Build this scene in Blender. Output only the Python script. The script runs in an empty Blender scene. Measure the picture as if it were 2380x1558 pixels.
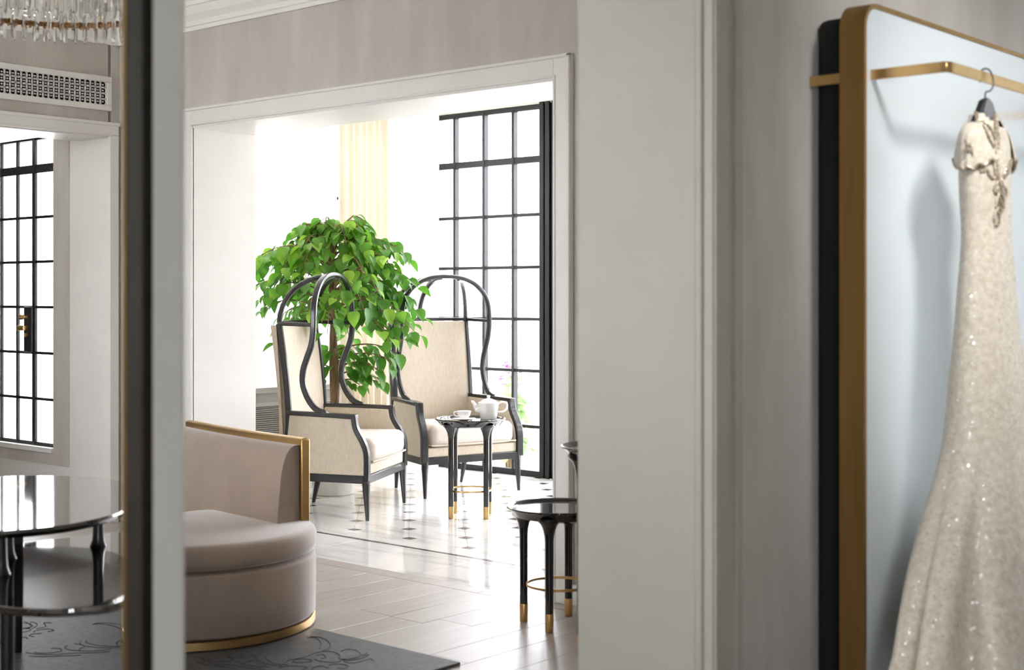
import bpy, bmesh, math, random
from mathutils import Vector, Matrix
random.seed(7)
R = math.radians
C = bpy.context.scene.collection
SC = bpy.context.scene

# ------------------------------------------------------------------ camera, sky, exposure
cam = bpy.data.cameras.new('camera')
cam_o = bpy.data.objects.new('camera', cam)
C.objects.link(cam_o)
cam_o.location = (0, 0, 1.35)
cam_o.rotation_euler = (R(90), 0, R(41))
cam.sensor_width = 36.0
cam.lens = 3250 / 2380 * 36.0
cam.shift_y = -89 / 2380
cam.clip_start = 0.05
cam.clip_end = 200
cam.dof.use_dof = True
cam.dof.focus_distance = 8.3
cam.dof.aperture_fstop = 3.2
SC.camera = cam_o

world = bpy.data.worlds.new('overcast_sky')
SC.world = world
world.use_nodes = True
wn = world.node_tree.nodes
wn['Background'].inputs['Color'].default_value = (0.96, 0.965, 1.03, 1)
wn['Background'].inputs['Strength'].default_value = 1.0

SC.view_settings.view_transform = 'Standard'
SC.view_settings.look = 'None'
SC.view_settings.gamma = 1.0
SC.view_settings.use_curve_mapping = False
SC.view_settings.exposure = 4.25
SC.cycles.max_bounces = 12
SC.cycles.diffuse_bounces = 6
SC.cycles.glossy_bounces = 5
SC.cycles.transmission_bounces = 8
SC.cycles.transparent_max_bounces = 16
SC.cycles.caustics_reflective = False
SC.cycles.caustics_refractive = False
SC.cycles.sample_clamp_indirect = 6.0


def portal(name, loc, rot, sx, sy):
    l = bpy.data.lights.new(name, 'AREA')
    l.shape = 'RECTANGLE'
    l.size, l.size_y = sx, sy
    l.cycles.is_portal = True
    o = bpy.data.objects.new(name, l)
    C.objects.link(o)
    o.location = loc
    o.rotation_euler = rot


# portals only guide the sky's own light through the real windows
portal('sky_portal_sunroom', (-5.95, 8.12, 1.4), (R(-90), 0, 0), 3.6, 2.75)
portal('sky_portal_sunroom_side', (-7.98, 6.6, 1.75), (0, R(-90), 0), 2.0, 2.4)
portal('sky_portal_vestibule', (-8.35, 4.95, 1.35), (R(-90), 0, 0), 1.0, 2.0)
portal('sky_portal_lounge', (-5.5, -1.75, 1.95), (R(90), 0, 0), 3.4, 2.1)
portal('sky_portal_fitting', (0.5, 7.42, 1.5), (R(-90), 0, 0), 4.0, 2.7)
portal('sky_portal_fitting_rear', (1.92, -1.75, 1.5), (R(90), 0, 0), 1.5, 2.2)


lamp = bpy.data.lights.new('ceiling_spotlight', 'SPOT')
lamp.energy = 22.0
lamp.spot_size = R(60)
lamp.spot_blend = 1.0
lamp.shadow_soft_size = 0.3
lamp.color = (1.0, 0.985, 0.96)
lamp_o = bpy.data.objects.new('ceiling_spotlight', lamp)
C.objects.link(lamp_o)
lamp_o.location = (-0.2, 2.95, 3.03)
lamp_o.rotation_euler = (Vector((-1.8, 4.7, 1.5)) - Vector(lamp_o.location)).to_track_quat('-Z', 'Y').to_euler()


# ------------------------------------------------------------------ materials
def newmat(name):
    m = bpy.data.materials.new(name)
    m.use_nodes = True
    nt = m.node_tree
    return m, nt, nt.nodes['Principled BSDF']


def lin(c):
    out = []
    for x in c:
        x /= 255.0
        out.append(x / 12.92 if x <= 0.04045 else ((x + 0.055) / 1.055) ** 2.4)
    return (*out, 1)


def mat(name, c1, rough=0.5, metal=0.0, c2=None, scale=(8, 8, 8), detail=4, bump=0.0, bscale=None, lo=0.35, hi=0.65,
        coat=0.0, sheen=0.0, spec=None, space='P', rvar=0.0):
    """principled material whose colour wanders between c1 and c2 (sRGB 0-255) with noise"""
    m, nt, p = newmat(name)
    L = nt.links
    p.inputs['Roughness'].default_value = rough
    p.inputs['Metallic'].default_value = metal
    p.inputs['Coat Weight'].default_value = coat
    p.inputs['Coat Roughness'].default_value = 0.05
    p.inputs['Sheen Weight'].default_value = sheen
    p.inputs['Sheen Roughness'].default_value = 0.35
    if spec is not None:
        p.inputs['Specular IOR Level'].default_value = spec
    if space == 'P':
        g = nt.nodes.new('ShaderNodeNewGeometry').outputs['Position']
    else:
        g = nt.nodes.new('ShaderNodeTexCoord').outputs['Object']
    mp = nt.nodes.new('ShaderNodeMapping')
    mp.inputs['Scale'].default_value = scale
    L.new(g, mp.inputs['Vector'])
    n = nt.nodes.new('ShaderNodeTexNoise')
    n.inputs['Scale'].default_value = 1.0
    n.inputs['Detail'].default_value = detail
    n.inputs['Roughness'].default_value = 0.6
    L.new(mp.outputs['Vector'], n.inputs['Vector'])
    r = nt.nodes.new('ShaderNodeValToRGB')
    r.color_ramp.elements[0].position = lo
    r.color_ramp.elements[1].position = hi
    r.color_ramp.elements[0].color = lin(c1)
    r.color_ramp.elements[1].color = lin(c2 or c1)
    L.new(n.outputs['Fac'], r.inputs['Fac'])
    L.new(r.outputs['Color'], p.inputs['Base Color'])
    if bump:
        b = nt.nodes.new('ShaderNodeBump')
        b.inputs['Strength'].default_value = bump
        b.inputs['Distance'].default_value = 0.01
        if bscale:
            mp2 = nt.nodes.new('ShaderNodeMapping')
            mp2.inputs['Scale'].default_value = bscale
            L.new(g, mp2.inputs['Vector'])
            n2 = nt.nodes.new('ShaderNodeTexNoise')
            n2.inputs['Scale'].default_value = 1.0
            n2.inputs['Detail'].default_value = 3
            L.new(mp2.outputs['Vector'], n2.inputs['Vector'])
            L.new(n2.outputs['Fac'], b.inputs['Height'])
        else:
            L.new(n.outputs['Fac'], b.inputs['Height'])
        L.new(b.outputs['Normal'], p.inputs['Normal'])
    if rvar:
        mr = nt.nodes.new('ShaderNodeMapRange')
        mr.inputs['To Min'].default_value = max(0.02, rough - rvar)
        mr.inputs['To Max'].default_value = rough + rvar
        L.new(n.outputs['Fac'], mr.inputs['Value'])
        L.new(mr.outputs['Result'], p.inputs['Roughness'])
    return m


def per_object(m, amount=0.12):
    """vary value per object (planks, tiles)"""
    nt = m.node_tree
    p = nt.nodes['Principled BSDF']
    link = p.inputs['Base Color'].links[0]
    src = link.from_socket
    oi = nt.nodes.new('ShaderNodeObjectInfo')
    mr = nt.nodes.new('ShaderNodeMapRange')
    mr.inputs['To Min'].default_value = 1 - amount
    mr.inputs['To Max'].default_value = 1 + amount
    hs = nt.nodes.new('ShaderNodeHueSaturation')
    nt.links.new(oi.outputs['Random'], mr.inputs['Value'])
    nt.links.new(mr.outputs['Result'], hs.inputs['Value'])
    nt.links.new(src, hs.inputs['Color'])
    nt.links.new(hs.outputs['Color'], p.inputs['Base Color'])
    return m


def glass_pane(name, tint=(0.97, 0.985, 0.98), refl=0.06):
    m, nt, p = newmat(name)
    nt.nodes.remove(p)
    t = nt.nodes.new('ShaderNodeBsdfTransparent')
    t.inputs['Color'].default_value = (*tint, 1)
    g = nt.nodes.new('ShaderNodeBsdfGlossy')
    g.inputs['Roughness'].default_value = 0.02
    lw_ = nt.nodes.new('ShaderNodeLayerWeight')
    lw_.inputs['Blend'].default_value = 0.5
    pw_ = nt.nodes.new('ShaderNodeMath')
    pw_.operation = 'POWER'
    pw_.inputs[1].default_value = 5.0
    f = nt.nodes.new('ShaderNodeMath')
    f.operation = 'MULTIPLY_ADD'
    f.inputs[1].default_value = 0.9
    f.inputs[2].default_value = 0.03
    nt.links.new(lw_.outputs['Facing'], pw_.inputs[0])
    nt.links.new(pw_.outputs[0], f.inputs[0])
    mx = nt.nodes.new('ShaderNodeMixShader')
    nt.links.new(f.outputs[0], mx.inputs['Fac'])
    nt.links.new(t.outputs[0], mx.inputs[1])
    nt.links.new(g.outputs[0], mx.inputs[2])
    nt.links.new(mx.outputs[0], nt.nodes['Material Output'].inputs['Surface'])
    return m


def cloth_sheer(name, col, transp=0.2, transl=0.6):
    m, nt, p = newmat(name)
    nt.nodes.remove(p)
    tr = nt.nodes.new('ShaderNodeBsdfTransparent')
    tl = nt.nodes.new('ShaderNodeBsdfTranslucent')
    tl.inputs['Color'].default_value = lin(col)
    df = nt.nodes.new('ShaderNodeBsdfDiffuse')
    df.inputs['Color'].default_value = lin(col)
    m1 = nt.nodes.new('ShaderNodeMixShader')
    m1.inputs['Fac'].default_value = transl
    m2 = nt.nodes.new('ShaderNodeMixShader')
    m2.inputs['Fac'].default_value = transp
    L = nt.links
    L.new(df.outputs[0], m1.inputs[1])
    L.new(tl.outputs[0], m1.inputs[2])
    L.new(m1.outputs[0], m2.inputs[1])
    L.new(tr.outputs[0], m2.inputs[2])
    L.new(m2.outputs[0], nt.nodes['Material Output'].inputs['Surface'])
    return m


M = {}
M['plaster'] = mat('taupe_plaster', (188, 181, 174), 0.75, c2=(203, 197, 190), scale=(5, 5, 1.1), detail=6, bump=0.15,
                   bscale=(30, 30, 5))
M['paint'] = mat('white_paint', (232, 230, 226), 0.42, c2=(237, 235, 231), scale=(3, 3, 3))
M['grey_paint'] = mat('warm_grey_paint', (171, 168, 157), 0.45, c2=(176, 173, 162), scale=(2, 2, 2))
M['post_paint_lit'] = mat('grey_paint_lit', (226, 225, 218), 0.45, c2=(230, 229, 222), scale=(2, 2, 2))  # door post grey made lighter to stand in for missing side light
M['ceiling'] = mat('ceiling_white', (238, 236, 230), 0.7, c2=(242, 240, 235), scale=(2, 2, 2))
M['steel'] = mat('black_window_steel', (22, 26, 28), 0.4, metal=0.3, c2=(30, 34, 36), scale=(20, 20, 20))
M['chair_frame'] = mat('black_satin_wood', (17, 18, 20), 0.28, c2=(27, 28, 30), scale=(30, 30, 30), coat=0.3)
M['linen'] = mat('beige_linen', (196, 183, 164), 0.8, c2=(206, 194, 176), scale=(60, 60, 25), bump=0.12,
                 bscale=(420, 420, 420), sheen=0.2)
M['cream'] = mat('cream_cushion_cloth', (205, 195, 184), 0.8, c2=(213, 204, 194), scale=(40, 40, 40), bump=0.1,
                 bscale=(400, 400, 400), sheen=0.2)
M['velvet'] = mat('taupe_velvet', (156, 139, 126), 0.7, c2=(164, 147, 133), scale=(7, 7, 4), bump=0.04,
                  bscale=(300, 300, 300), sheen=1.0)
M['lacquer'] = mat('black_lacquer', (8, 8, 9), 0.08, c2=(12, 12, 13), scale=(5, 5, 5), coat=0.6)
M['smoke_top'] = mat('smoked_glass_top', (20, 18, 15), 0.03, c2=(26, 23, 19), scale=(2, 2, 2), coat=1.0, spec=1.0)
M['brass'] = mat('brushed_brass', (200, 164, 108), 0.32, metal=1.0, c2=(208, 173, 117), scale=(12, 12, 12), rvar=0.04)
M['bronze'] = mat('antique_bronze', (160, 125, 76), 0.42, metal=0.9, c2=(174, 138, 86), scale=(30, 30, 2), rvar=0.08)
M['dark_bronze'] = mat('dark_bronze', (26, 21, 14), 0.6, metal=0.0, c2=(34, 27, 18), scale=(20, 20, 2), spec=0.2)
M['edge_brass'] = mat('aged_edge_brass', (100, 80, 43), 0.5, metal=0.7, c2=(116, 94, 54), scale=(20, 20, 2))
M['marble'] = mat('white_marble', (186, 185, 184), 0.12, c2=(230, 229, 227), scale=(1.3, 9, 6), detail=8, lo=0.3, hi=0.5)
M['marble'] = per_object(M['marble'], 0.04)
M['inlay'] = mat('dark_marble_inlay', (52, 50, 50), 0.15, c2=(92, 88, 86), scale=(9, 9, 9))
M['wood'] = per_object(mat('oak_floor_wood', (170, 161, 155), 0.34, c2=(184, 176, 170), scale=(26, 1.8, 10), detail=7,
                           bump=0.012, rvar=0.05), 0.06)
M['dark_wood'] = mat('dark_floor_wood', (46, 36, 30), 0.35, c2=(60, 48, 40), scale=(20, 2, 5))
M['rug'] = mat('grey_wool_rug', (62, 65, 68), 0.5, c2=(82, 85, 88), scale=(40, 40, 40), bump=0.25,
               bscale=(350, 350, 350), sheen=0.0, spec=0.25)
M['rug'].node_tree.nodes['Principled BSDF'].inputs['Coat Roughness'].default_value = 0.26
M['rug_line'] = mat('charcoal_rug_carving', (30, 32, 36), 0.8, c2=(40, 42, 46), scale=(90, 90, 90))
M['china'] = mat('white_porcelain', (240, 238, 236), 0.12, c2=(244, 243, 241), scale=(10, 10, 10), coat=0.5)
M['planter'] = mat('white_planter', (232, 229, 222), 0.3, c2=(238, 236, 230), scale=(10, 10, 10))
M['bark'] = mat('brown_bark', (112, 86, 60), 0.85, c2=(150, 122, 90), scale=(50, 50, 12), bump=0.5)
M['soil'] = mat('dark_soil', (40, 30, 22), 0.95, c2=(62, 48, 36), scale=(60, 60, 60), bump=0.6)
M['mirror'] = mat('satin_pale_panel', (218, 225, 229), 0.3, metal=0.12, c2=(222, 229, 233), scale=(1, 1, 1))
M['hanger_black'] = mat('black_hanger_wood', (22, 20, 20), 0.3, c2=(32, 30, 30), scale=(30, 30, 30))
M['hanger_grey'] = mat('grey_hanger_plate', (104, 104, 108), 0.35, metal=0.3, c2=(120, 120, 124), scale=(30, 30, 30))
M['hook_steel'] = mat('dark_hook_steel', (88, 84, 76), 0.25, metal=1.0, c2=(100, 96, 88), scale=(30, 30, 30))
M['lace'] = mat('champagne_beaded_lace', (150, 134, 110), 0.35, metal=0.45, c2=(214, 202, 182), scale=(160, 160, 160))
M['grey_louvre'] = mat('grey_radiator_paint', (176, 174, 170), 0.45, c2=(186, 184, 180), scale=(5, 5, 5))
M['shadow_gap'] = mat('dark_cavity', (9, 10, 11), 0.8, c2=(13, 14, 15), scale=(8, 8, 8))  # near-black that puts the shade of gaps into the colour
M['stone'] = mat('pale_terrace_stone', (200, 198, 192), 0.8, c2=(216, 214, 208), scale=(3, 3, 3))
M['petal'] = mat('purple_petals', (176, 96, 190), 0.6, c2=(214, 150, 220), scale=(30, 30, 30))
M['pane'] = glass_pane('window_glass')
M['dimming_pane'] = glass_pane('dimming_glass', (0.85, 0.85, 0.85))  # grey tint added to cut the daylight entering the sunroom
M['sheer'] = cloth_sheer('white_sheer_voile', (240, 239, 236), 0.1, 0.5)
M['drape'] = cloth_sheer('beige_drape_cloth', (212, 202, 184), 0.0, 0.11)
M['blind'] = cloth_sheer('pale_blue_lined_curtain', (146, 148, 148), 0.0, 0.5)
M['lined'] = cloth_sheer('dense_white_curtain', (240, 239, 237), 0.36, 0.6)


def leaf_mat(name='fresh_green_leaf', cols=((52, 108, 34), (102, 160, 52), (168, 208, 72))):
    m, nt, p = newmat(name)
    L = nt.links
    oi = nt.nodes.new('ShaderNodeObjectInfo')
    g = nt.nodes.new('ShaderNodeNewGeometry')
    wn_ = nt.nodes.new('ShaderNodeTexNoise')
    wn_.inputs['Scale'].default_value = 14
    L.new(g.outputs['Position'], wn_.inputs['Vector'])
    ad = nt.nodes.new('ShaderNodeMath')
    ad.operation = 'MULTIPLY_ADD'
    ad.inputs[1].default_value = 0.55
    L.new(oi.outputs['Random'], ad.inputs[0])
    mu = nt.nodes.new('ShaderNodeMath')
    mu.operation = 'MULTIPLY'
    mu.inputs[1].default_value = 0.5
    L.new(wn_.outputs['Fac'], mu.inputs[0])
    L.new(mu.outputs[0], ad.inputs[2])
    r = nt.nodes.new('ShaderNodeValToRGB')
    e = r.color_ramp.elements
    e[0].position, e[0].color = 0.1, lin(cols[0])
    e[1].position, e[1].color = 0.9, lin(cols[2])
    k = e.new(0.5)
    k.color = lin(cols[1])
    L.new(ad.outputs[0], r.inputs['Fac'])
    L.new(r.outputs['Color'], p.inputs['Base Color'])
    p.inputs['Roughness'].default_value = 0.35
    tl = nt.nodes.new('ShaderNodeBsdfTranslucent')
    L.new(r.outputs['Color'], tl.inputs['Color'])
    mx = nt.nodes.new('ShaderNodeMixShader')
    mx.inputs['Fac'].default_value = 0.48
    L.new(p.outputs[0], mx.inputs[1])
    L.new(tl.outputs[0], mx.inputs[2])
    L.new(mx.outputs[0], nt.nodes['Material Output'].inputs['Surface'])
    return m


M['leaf'] = leaf_mat()
M['glare_leaf'] = leaf_mat('glare_washed_leaf', ((150, 176, 130), (176, 200, 150), (206, 222, 176)))  # shrub green washed out, window glare put into the leaf colour


def sequin_mat():
    m, nt, p = newmat('ivory_sequin_cloth')
    L = nt.links
    g = nt.nodes.new('ShaderNodeNewGeometry').outputs['Position']
    v = nt.nodes.new('ShaderNodeTexVoronoi')
    v.inputs['Scale'].default_value = 230
    L.new(g, v.inputs['Vector'])
    n = nt.nodes.new('ShaderNodeTexNoise')
    n.inputs['Scale'].default_value = 60
    n.inputs['Detail'].default_value = 5
    L.new(g, n.inputs['Vector'])
    r = nt.nodes.new('ShaderNodeValToRGB')
    r.color_ramp.elements[0].position, r.color_ramp.elements[0].color = 0.3, lin((200, 188, 170))
    r.color_ramp.elements[1].position, r.color_ramp.elements[1].color = 0.7, lin((224, 215, 200))
    L.new(n.outputs['Fac'], r.inputs['Fac'])
    L.new(r.outputs['Color'], p.inputs['Base Color'])
    # a sequin here and there lies smooth and tilted its own way
    sep = nt.nodes.new('ShaderNodeSeparateColor')
    L.new(v.outputs['Color'], sep.inputs[0])
    gt = nt.nodes.new('ShaderNodeMath')
    gt.operation = 'GREATER_THAN'
    gt.inputs[1].default_value = 0.78
    L.new(sep.outputs[0], gt.inputs[0])
    mr = nt.nodes.new('ShaderNodeMapRange')
    mr.inputs['To Min'].default_value = 0.7
    mr.inputs['To Max'].default_value = 0.14
    L.new(gt.outputs[0], mr.inputs['Value'])
    L.new(mr.outputs['Result'], p.inputs['Roughness'])
    mr2 = nt.nodes.new('ShaderNodeMapRange')
    mr2.inputs['To Min'].default_value = 0.4
    mr2.inputs['To Max'].default_value = 1.0
    L.new(gt.outputs[0], mr2.inputs['Value'])
    L.new(mr2.outputs['Result'], p.inputs['Specular IOR Level'])
    sub = nt.nodes.new('ShaderNodeVectorMath')
    sub.operation = 'SUBTRACT'
    sub.inputs[1].default_value = (0.5, 0.5, 0.5)
    L.new(v.outputs['Color'], sub.inputs[0])
    sc = nt.nodes.new('ShaderNodeVectorMath')
    sc.operation = 'SCALE'
    L.new(sub.outputs[0], sc.inputs[0])
    k_ = nt.nodes.new('ShaderNodeMath')
    k_.operation = 'MULTIPLY'
    k_.inputs[1].default_value = 0.7
    L.new(gt.outputs[0], k_.inputs[0])
    L.new(k_.outputs[0], sc.inputs['Scale'])
    ad = nt.nodes.new('ShaderNodeVectorMath')
    ad.operation = 'ADD'
    gn = nt.nodes.new('ShaderNodeNewGeometry')
    L.new(gn.outputs['Normal'], ad.inputs[0])
    L.new(sc.outputs[0], ad.inputs[1])
    nm = nt.nodes.new('ShaderNodeVectorMath')
    nm.operation = 'NORMALIZE'
    L.new(ad.outputs[0], nm.inputs[0])
    L.new(nm.outputs[0], p.inputs['Normal'])
    p.inputs['Sheen Weight'].default_value = 0.3
    return m


M['sequin'] = sequin_mat()


def crystal_mat():
    m, nt, p = newmat('clear_crystal')
    p.inputs['Base Color'].default_value = (0.96, 0.97, 0.97, 1)
    p.inputs['Roughness'].default_value = 0.03
    p.inputs['IOR'].default_value = 1.5
    p.inputs['Transmission Weight'].default_value = 0.9
    return m


M['crystal'] = crystal_mat()


# ------------------------------------------------------------------ geometry helpers
class MB:
    def __init__(self):
        self.v, self.f = [], []

    def add(self, vs, fs):
        k = len(self.v)
        self.v += [tuple(x) for x in vs]
        self.f += [tuple(i + k for i in f) for f in fs]
        return self

    def box(self, x0, x1, y0, y1, z0, z1, mtx=None):
        vs = [Vector((x, y, z)) for z in (z0, z1) for y in (y0, y1) for x in (x0, x1)]
        if mtx is not None:
            vs = [mtx @ v for v in vs]
        return self.add(vs, [(0, 2, 3, 1), (4, 5, 7, 6), (0, 1, 5, 4), (2, 6, 7, 3), (0, 4, 6, 2), (1, 3, 7, 5)])

    def tube(self, pts, r, n=8, closed=False, flat=None, up=None, cap=True):
        """sweep a round (or flat=(w,h) rectangular) section along pts; r may be a list"""
        pts = [Vector(p) for p in pts]
        N = len(pts)
        rs = r if isinstance(r, (list, tuple)) else [r] * N
        tang = []
        for i in range(N):
            a = pts[(i - 1) % N] if (closed or i > 0) else pts[i]
            b = pts[(i + 1) % N] if (closed or i < N - 1) else pts[i]
            t = (b - a)
            tang.append(t.normalized() if t.length > 1e-9 else Vector((0, 0, 1)))
        if up is None:
            up = Vector((0, 0, 1)) if abs(tang[0].z) < 0.9 else Vector((1, 0, 0))
        nrm = (Vector(up) - tang[0] * tang[0].dot(Vector(up))).normalized()
        vs, fs = [], []
        for i in range(N):
            nrm = (nrm - tang[i] * tang[i].dot(nrm))
            nrm = nrm.normalized() if nrm.length > 1e-9 else tang[i].orthogonal().normalized()
            bn = tang[i].cross(nrm)
            if flat:
                w, h = flat[0] / 2, flat[1] / 2
                for a, b in ((-w, -h), (w, -h), (w, h), (-w, h)):
                    vs.append(pts[i] + bn * a + nrm * b)
                k = 4
            else:
                for j in range(n):
                    a = 2 * math.pi * j / n
                    vs.append(pts[i] + (bn * math.cos(a) + nrm * math.sin(a)) * rs[i])
                k = n
        for i in range(N if closed else N - 1):
            i2 = (i + 1) % N
            for j in range(k):
                j2 = (j + 1) % k
                fs.append((i * k + j, i * k + j2, i2 * k + j2, i2 * k + j))
        if cap and not closed:
            fs.append(tuple(range(k))[::-1])
            fs.append(tuple((N - 1) * k + j for j in range(k)))
        return self.add(vs, fs)

    def lathe(self, prof, n=24, c=(0, 0, 0), sx=1.0, sy=1.0):
        vs, fs = [], []
        cx, cy, cz = c
        K = len(prof)
        for r, z in prof:
            for j in range(n):
                a = 2 * math.pi * j / n
                vs.append((cx + r * math.cos(a) * sx, cy + r * math.sin(a) * sy, cz + z))
        for i in range(K - 1):
            for j in range(n):
                j2 = (j + 1) % n
                fs.append((i * n + j, i * n + j2, (i + 1) * n + j2, (i + 1) * n + j))
        if prof[0][0] > 1e-6:
            fs.append(tuple(range(n))[::-1])
        if prof[-1][0] > 1e-6:
            fs.append(tuple((K - 1) * n + j for j in range(n)))
        return self.add(vs, fs)

    def prism(self, poly, z0, z1, fn=None):
        """polygon (a,b) extruded from z0 to z1; fn maps (a,b,t) to a point"""
        n = len(poly)
        fn = fn or (lambda a, b, t: (a, b, t))
        vs = [fn(a, b, z0) for a, b in poly] + [fn(a, b, z1) for a, b in poly]
        fs = [tuple(range(n))[::-1], tuple(range(n, 2 * n))]
        for i in range(n):
            j = (i + 1) % n
            fs.append((i, j, n + j, n + i))
        return self.add(vs, fs)

    def mesh(self, name, m, angle=35):
        me = bpy.data.meshes.new(name)
        me.from_pydata(self.v, [], self.f)
        me.validate()
        bm = bmesh.new()
        bm.from_mesh(me)
        bmesh.ops.remove_doubles(bm, verts=bm.verts, dist=1e-5)
        bmesh.ops.recalc_face_normals(bm, faces=bm.faces)
        bm.to_mesh(me)
        bm.free()
        me.materials.append(m)
        for p in me.polygons:
            p.use_smooth = True
        me.set_sharp_from_angle(angle=R(angle))
        return me

    def build(self, name, m, parent=None, bevel=0, seg=2, angle=35, sub=0):
        o = bpy.data.objects.new(name, self.mesh(name, m, angle))
        C.objects.link(o)
        if parent is not None:
            o.parent = parent
        if bevel:
            b = o.modifiers.new('bevel', 'BEVEL')
            b.width = bevel
            b.segments = seg
            b.limit_method = 'ANGLE'
            b.angle_limit = R(40)
            b.harden_normals = False
        if sub:
            s = o.modifiers.new('sub', 'SUBSURF')
            s.levels = s.render_levels = sub
        return o


def box(name, m, x0, x1, y0, y1, z0, z1, parent=None, bevel=0, seg=2):
    return MB().box(x0, x1, y0, y1, z0, z1).build(name, m, parent, bevel, seg)


def thing(name, label, cat, loc=(0, 0, 0), rz=0, group=None):
    o = bpy.data.objects.new(name, None)
    C.objects.link(o)
    o.location = loc
    o.rotation_euler = (0, 0, rz)
    o.empty_display_size = 0.1
    return tag(o, label, cat, group)


def tag(o, label, cat, group=None):
    o['label'] = label
    o['category'] = cat
    if group:
        o['group'] = group
    return o


def struct(o, label=None):
    o['kind'] = 'structure'
    if label:
        o['label'] = label
        o['category'] = o.name.split('_')[0].split('.')[0]
    return o


def sroot(name, label=None):
    o = bpy.data.objects.new(name, None)
    C.objects.link(o)
    o.empty_display_size = 0.1
    return struct(o, label)


def spline(pts, k=6, closed=False):
    """Catmull-Rom through pts"""
    P = [Vector(p) for p in pts]
    n = len(P)
    out = []
    rng = n if closed else n - 1
    for i in range(rng):
        g = lambda j: P[j % n] if closed else P[max(0, min(n - 1, j))]
        p0, p1, p2, p3 = g(i - 1), g(i), g(i + 1), g(i + 2)
        for s in range(k):
            t = s / k
            out.append(0.5 * ((2 * p1) + (p2 - p0) * t + (2 * p0 - 5 * p1 + 4 * p2 - p3) * t * t +
                              (3 * p1 - p0 - 3 * p2 + p3) * t ** 3))
    if not closed:
        out.append(P[-1])
    return out


def link_copy(src, name, parent=None):
    o = src.copy()
    o.name = name
    C.objects.link(o)
    if parent is not None:
        o.parent = parent
    return o


# ------------------------------------------------------------------ floors
fl = struct(box('floor', M['dark_wood'], -7.32, -2.44, -1.6, 4.8, -0.06, -0.008),
            'grey-brown oak plank floor of the lounge')
pw = 0.19
pcol = 0
x = -7.3
border = 4.70
plank_mesh = {}
while x < -2.45:
    w = min(pw, -2.44 - x)
    y = -1.6 + (pcol * 0.618 % 1) * 1.4 - 1.4
    while y < border:
        ln = 1.2 + 0.6 * random.random()
        y0, y1 = max(y, -1.6), min(y + ln, border)
        if y1 - y0 > 0.05:
            box('plank', M['wood'], x + 0.0006, x + w - 0.0006, y0 + 0.0006, y1 - 0.0006, -0.02, 0.0, fl, 0.0012, 1)
        y += ln
    x += pw
    pcol += 1
x = -7.3
while x < -2.45:
    x1 = min(x + 1.5, -2.44)
    box('plank', M['wood'], x + 0.001, x1 - 0.001, border + 0.001, 4.799, -0.02, 0.0, fl, 0.0012, 1)
    x = x1

fs = struct(box('floor', M['inlay'], -7.75, -2.44, 4.8, 8.05, -0.06, -0.008),
            'white marble sunroom floor with small dark square insets')
for i, (a, b) in enumerate(((-6.6, -5.72), (-5.72, -4.83), (-4.83, -3.9))):
    box('slab', M['marble'], a + 0.0008, b - 0.0008, 4.801, 5.305, -0.02, 0.0, fs, 0.001, 1)
for i in range(6):
    a = -7.75 + i * 0.885
    box('border_strip', M['inlay'], a, a + 0.884, 5.306, 5.334, -0.02, 0.0, fs)
for i in range(6):
    a = -7.75 + i * 0.885
    box('slab', M['marble'], a + 0.0008, a + 0.8842, 5.335, 5.49, -0.02, 0.0, fs, 0.001, 1)
hs_, q = 0.2255, 0.033


def tile_poly(cx, cy):
    k = hs_
    pts = []
    for (dx, dy) in ((1, 0), (0, 1), (-1, 0), (0, -1)):
        vx, vy = cx + dx * k, cy + dy * k
        if dx:
            pts += [(vx - dx * q, vy - dx * q), (vx - dx * q, vy + dx * q)]
        else:
            pts += [(vx + dy * q, vy - dy * q), (vx - dy * q, vy - dy * q)]
    return pts


def clip(poly, x0, x1, y0, y1):
    def half(P, ins, cut):
        out = []
        for i in range(len(P)):
            a, b = P[i], P[(i + 1) % len(P)]
            if ins(a):
                out.append(a)
            if ins(a) != ins(b):
                out.append(cut(a, b))
        return out
    lx = lambda c: (lambda a, b: (c, a[1] + (b[1] - a[1]) * (c - a[0]) / (b[0] - a[0])))
    ly = lambda c: (lambda a, b: (a[0] + (b[0] - a[0]) * (c - a[1]) / (b[1] - a[1]), c))
    for ins, cut in ((lambda p: p[0] >= x0, lx(x0)), (lambda p: p[0] <= x1, lx(x1)),
                     (lambda p: p[1] >= y0, ly(y0)), (lambda p: p[1] <= y1, ly(y1))):
        if len(poly) < 3:
            return []
        poly = half(poly, ins, cut)
    return poly if len(poly) >= 3 else []


X0, X1, Y0, Y1 = -7.75, -3.3, 5.4915, 8.0
vx0, vy0 = -5.33, 5.74
full_tile = None
for i in range(-14, 14):
    for j in range(-4, 14):
        # lattice of vertices: (vx0 + (i)*hs, vy0 + j*hs) with i+j even; tiles sit on i+j odd
        cx, cy = vx0 + i * hs_, vy0 + j * hs_
        if cx < X0 - 0.2 or cx > X1 + 0.2 or cy < Y0 - 0.2 or cy > Y1 + 0.2:
            continue
        if (i + j) % 2 == 0:
            p = clip([(cx - q, cy - q), (cx + q, cy - q), (cx + q, cy + q), (cx - q, cy + q)], X0, X1, Y0, Y1)
            if p:
                MB().prism(p, -0.02, 0.0).build('inset', M['inlay'], fs)
        else:
            tp = [(cx + (a - cx) * 0.996, cy + (b - cy) * 0.996) for a, b in tile_poly(cx, cy)]
            p = clip(tp, X0, X1, Y0, Y1)
            if p:
                MB().prism(p, -0.02, 0.0).build('tile', M['marble'], fs)
box('slab', M['marble'], -3.3, -2.44, 5.335, 8.0, -0.02, 0.0, fs)

struct(box('floor', M['dark_wood'], -2.44, 3.2, -1.6, 7.3, -0.06, 0.0), 'dark wood floor of the fitting room')
struct(box('floor', M['dark_wood'], -9.9, -7.32, 2.0, 4.9, -0.06, 0.0), 'dark wood floor of the side vestibule')
struct(box('ground', M['stone'], -45, 40, -40, 60, -0.3, -0.08))

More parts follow.
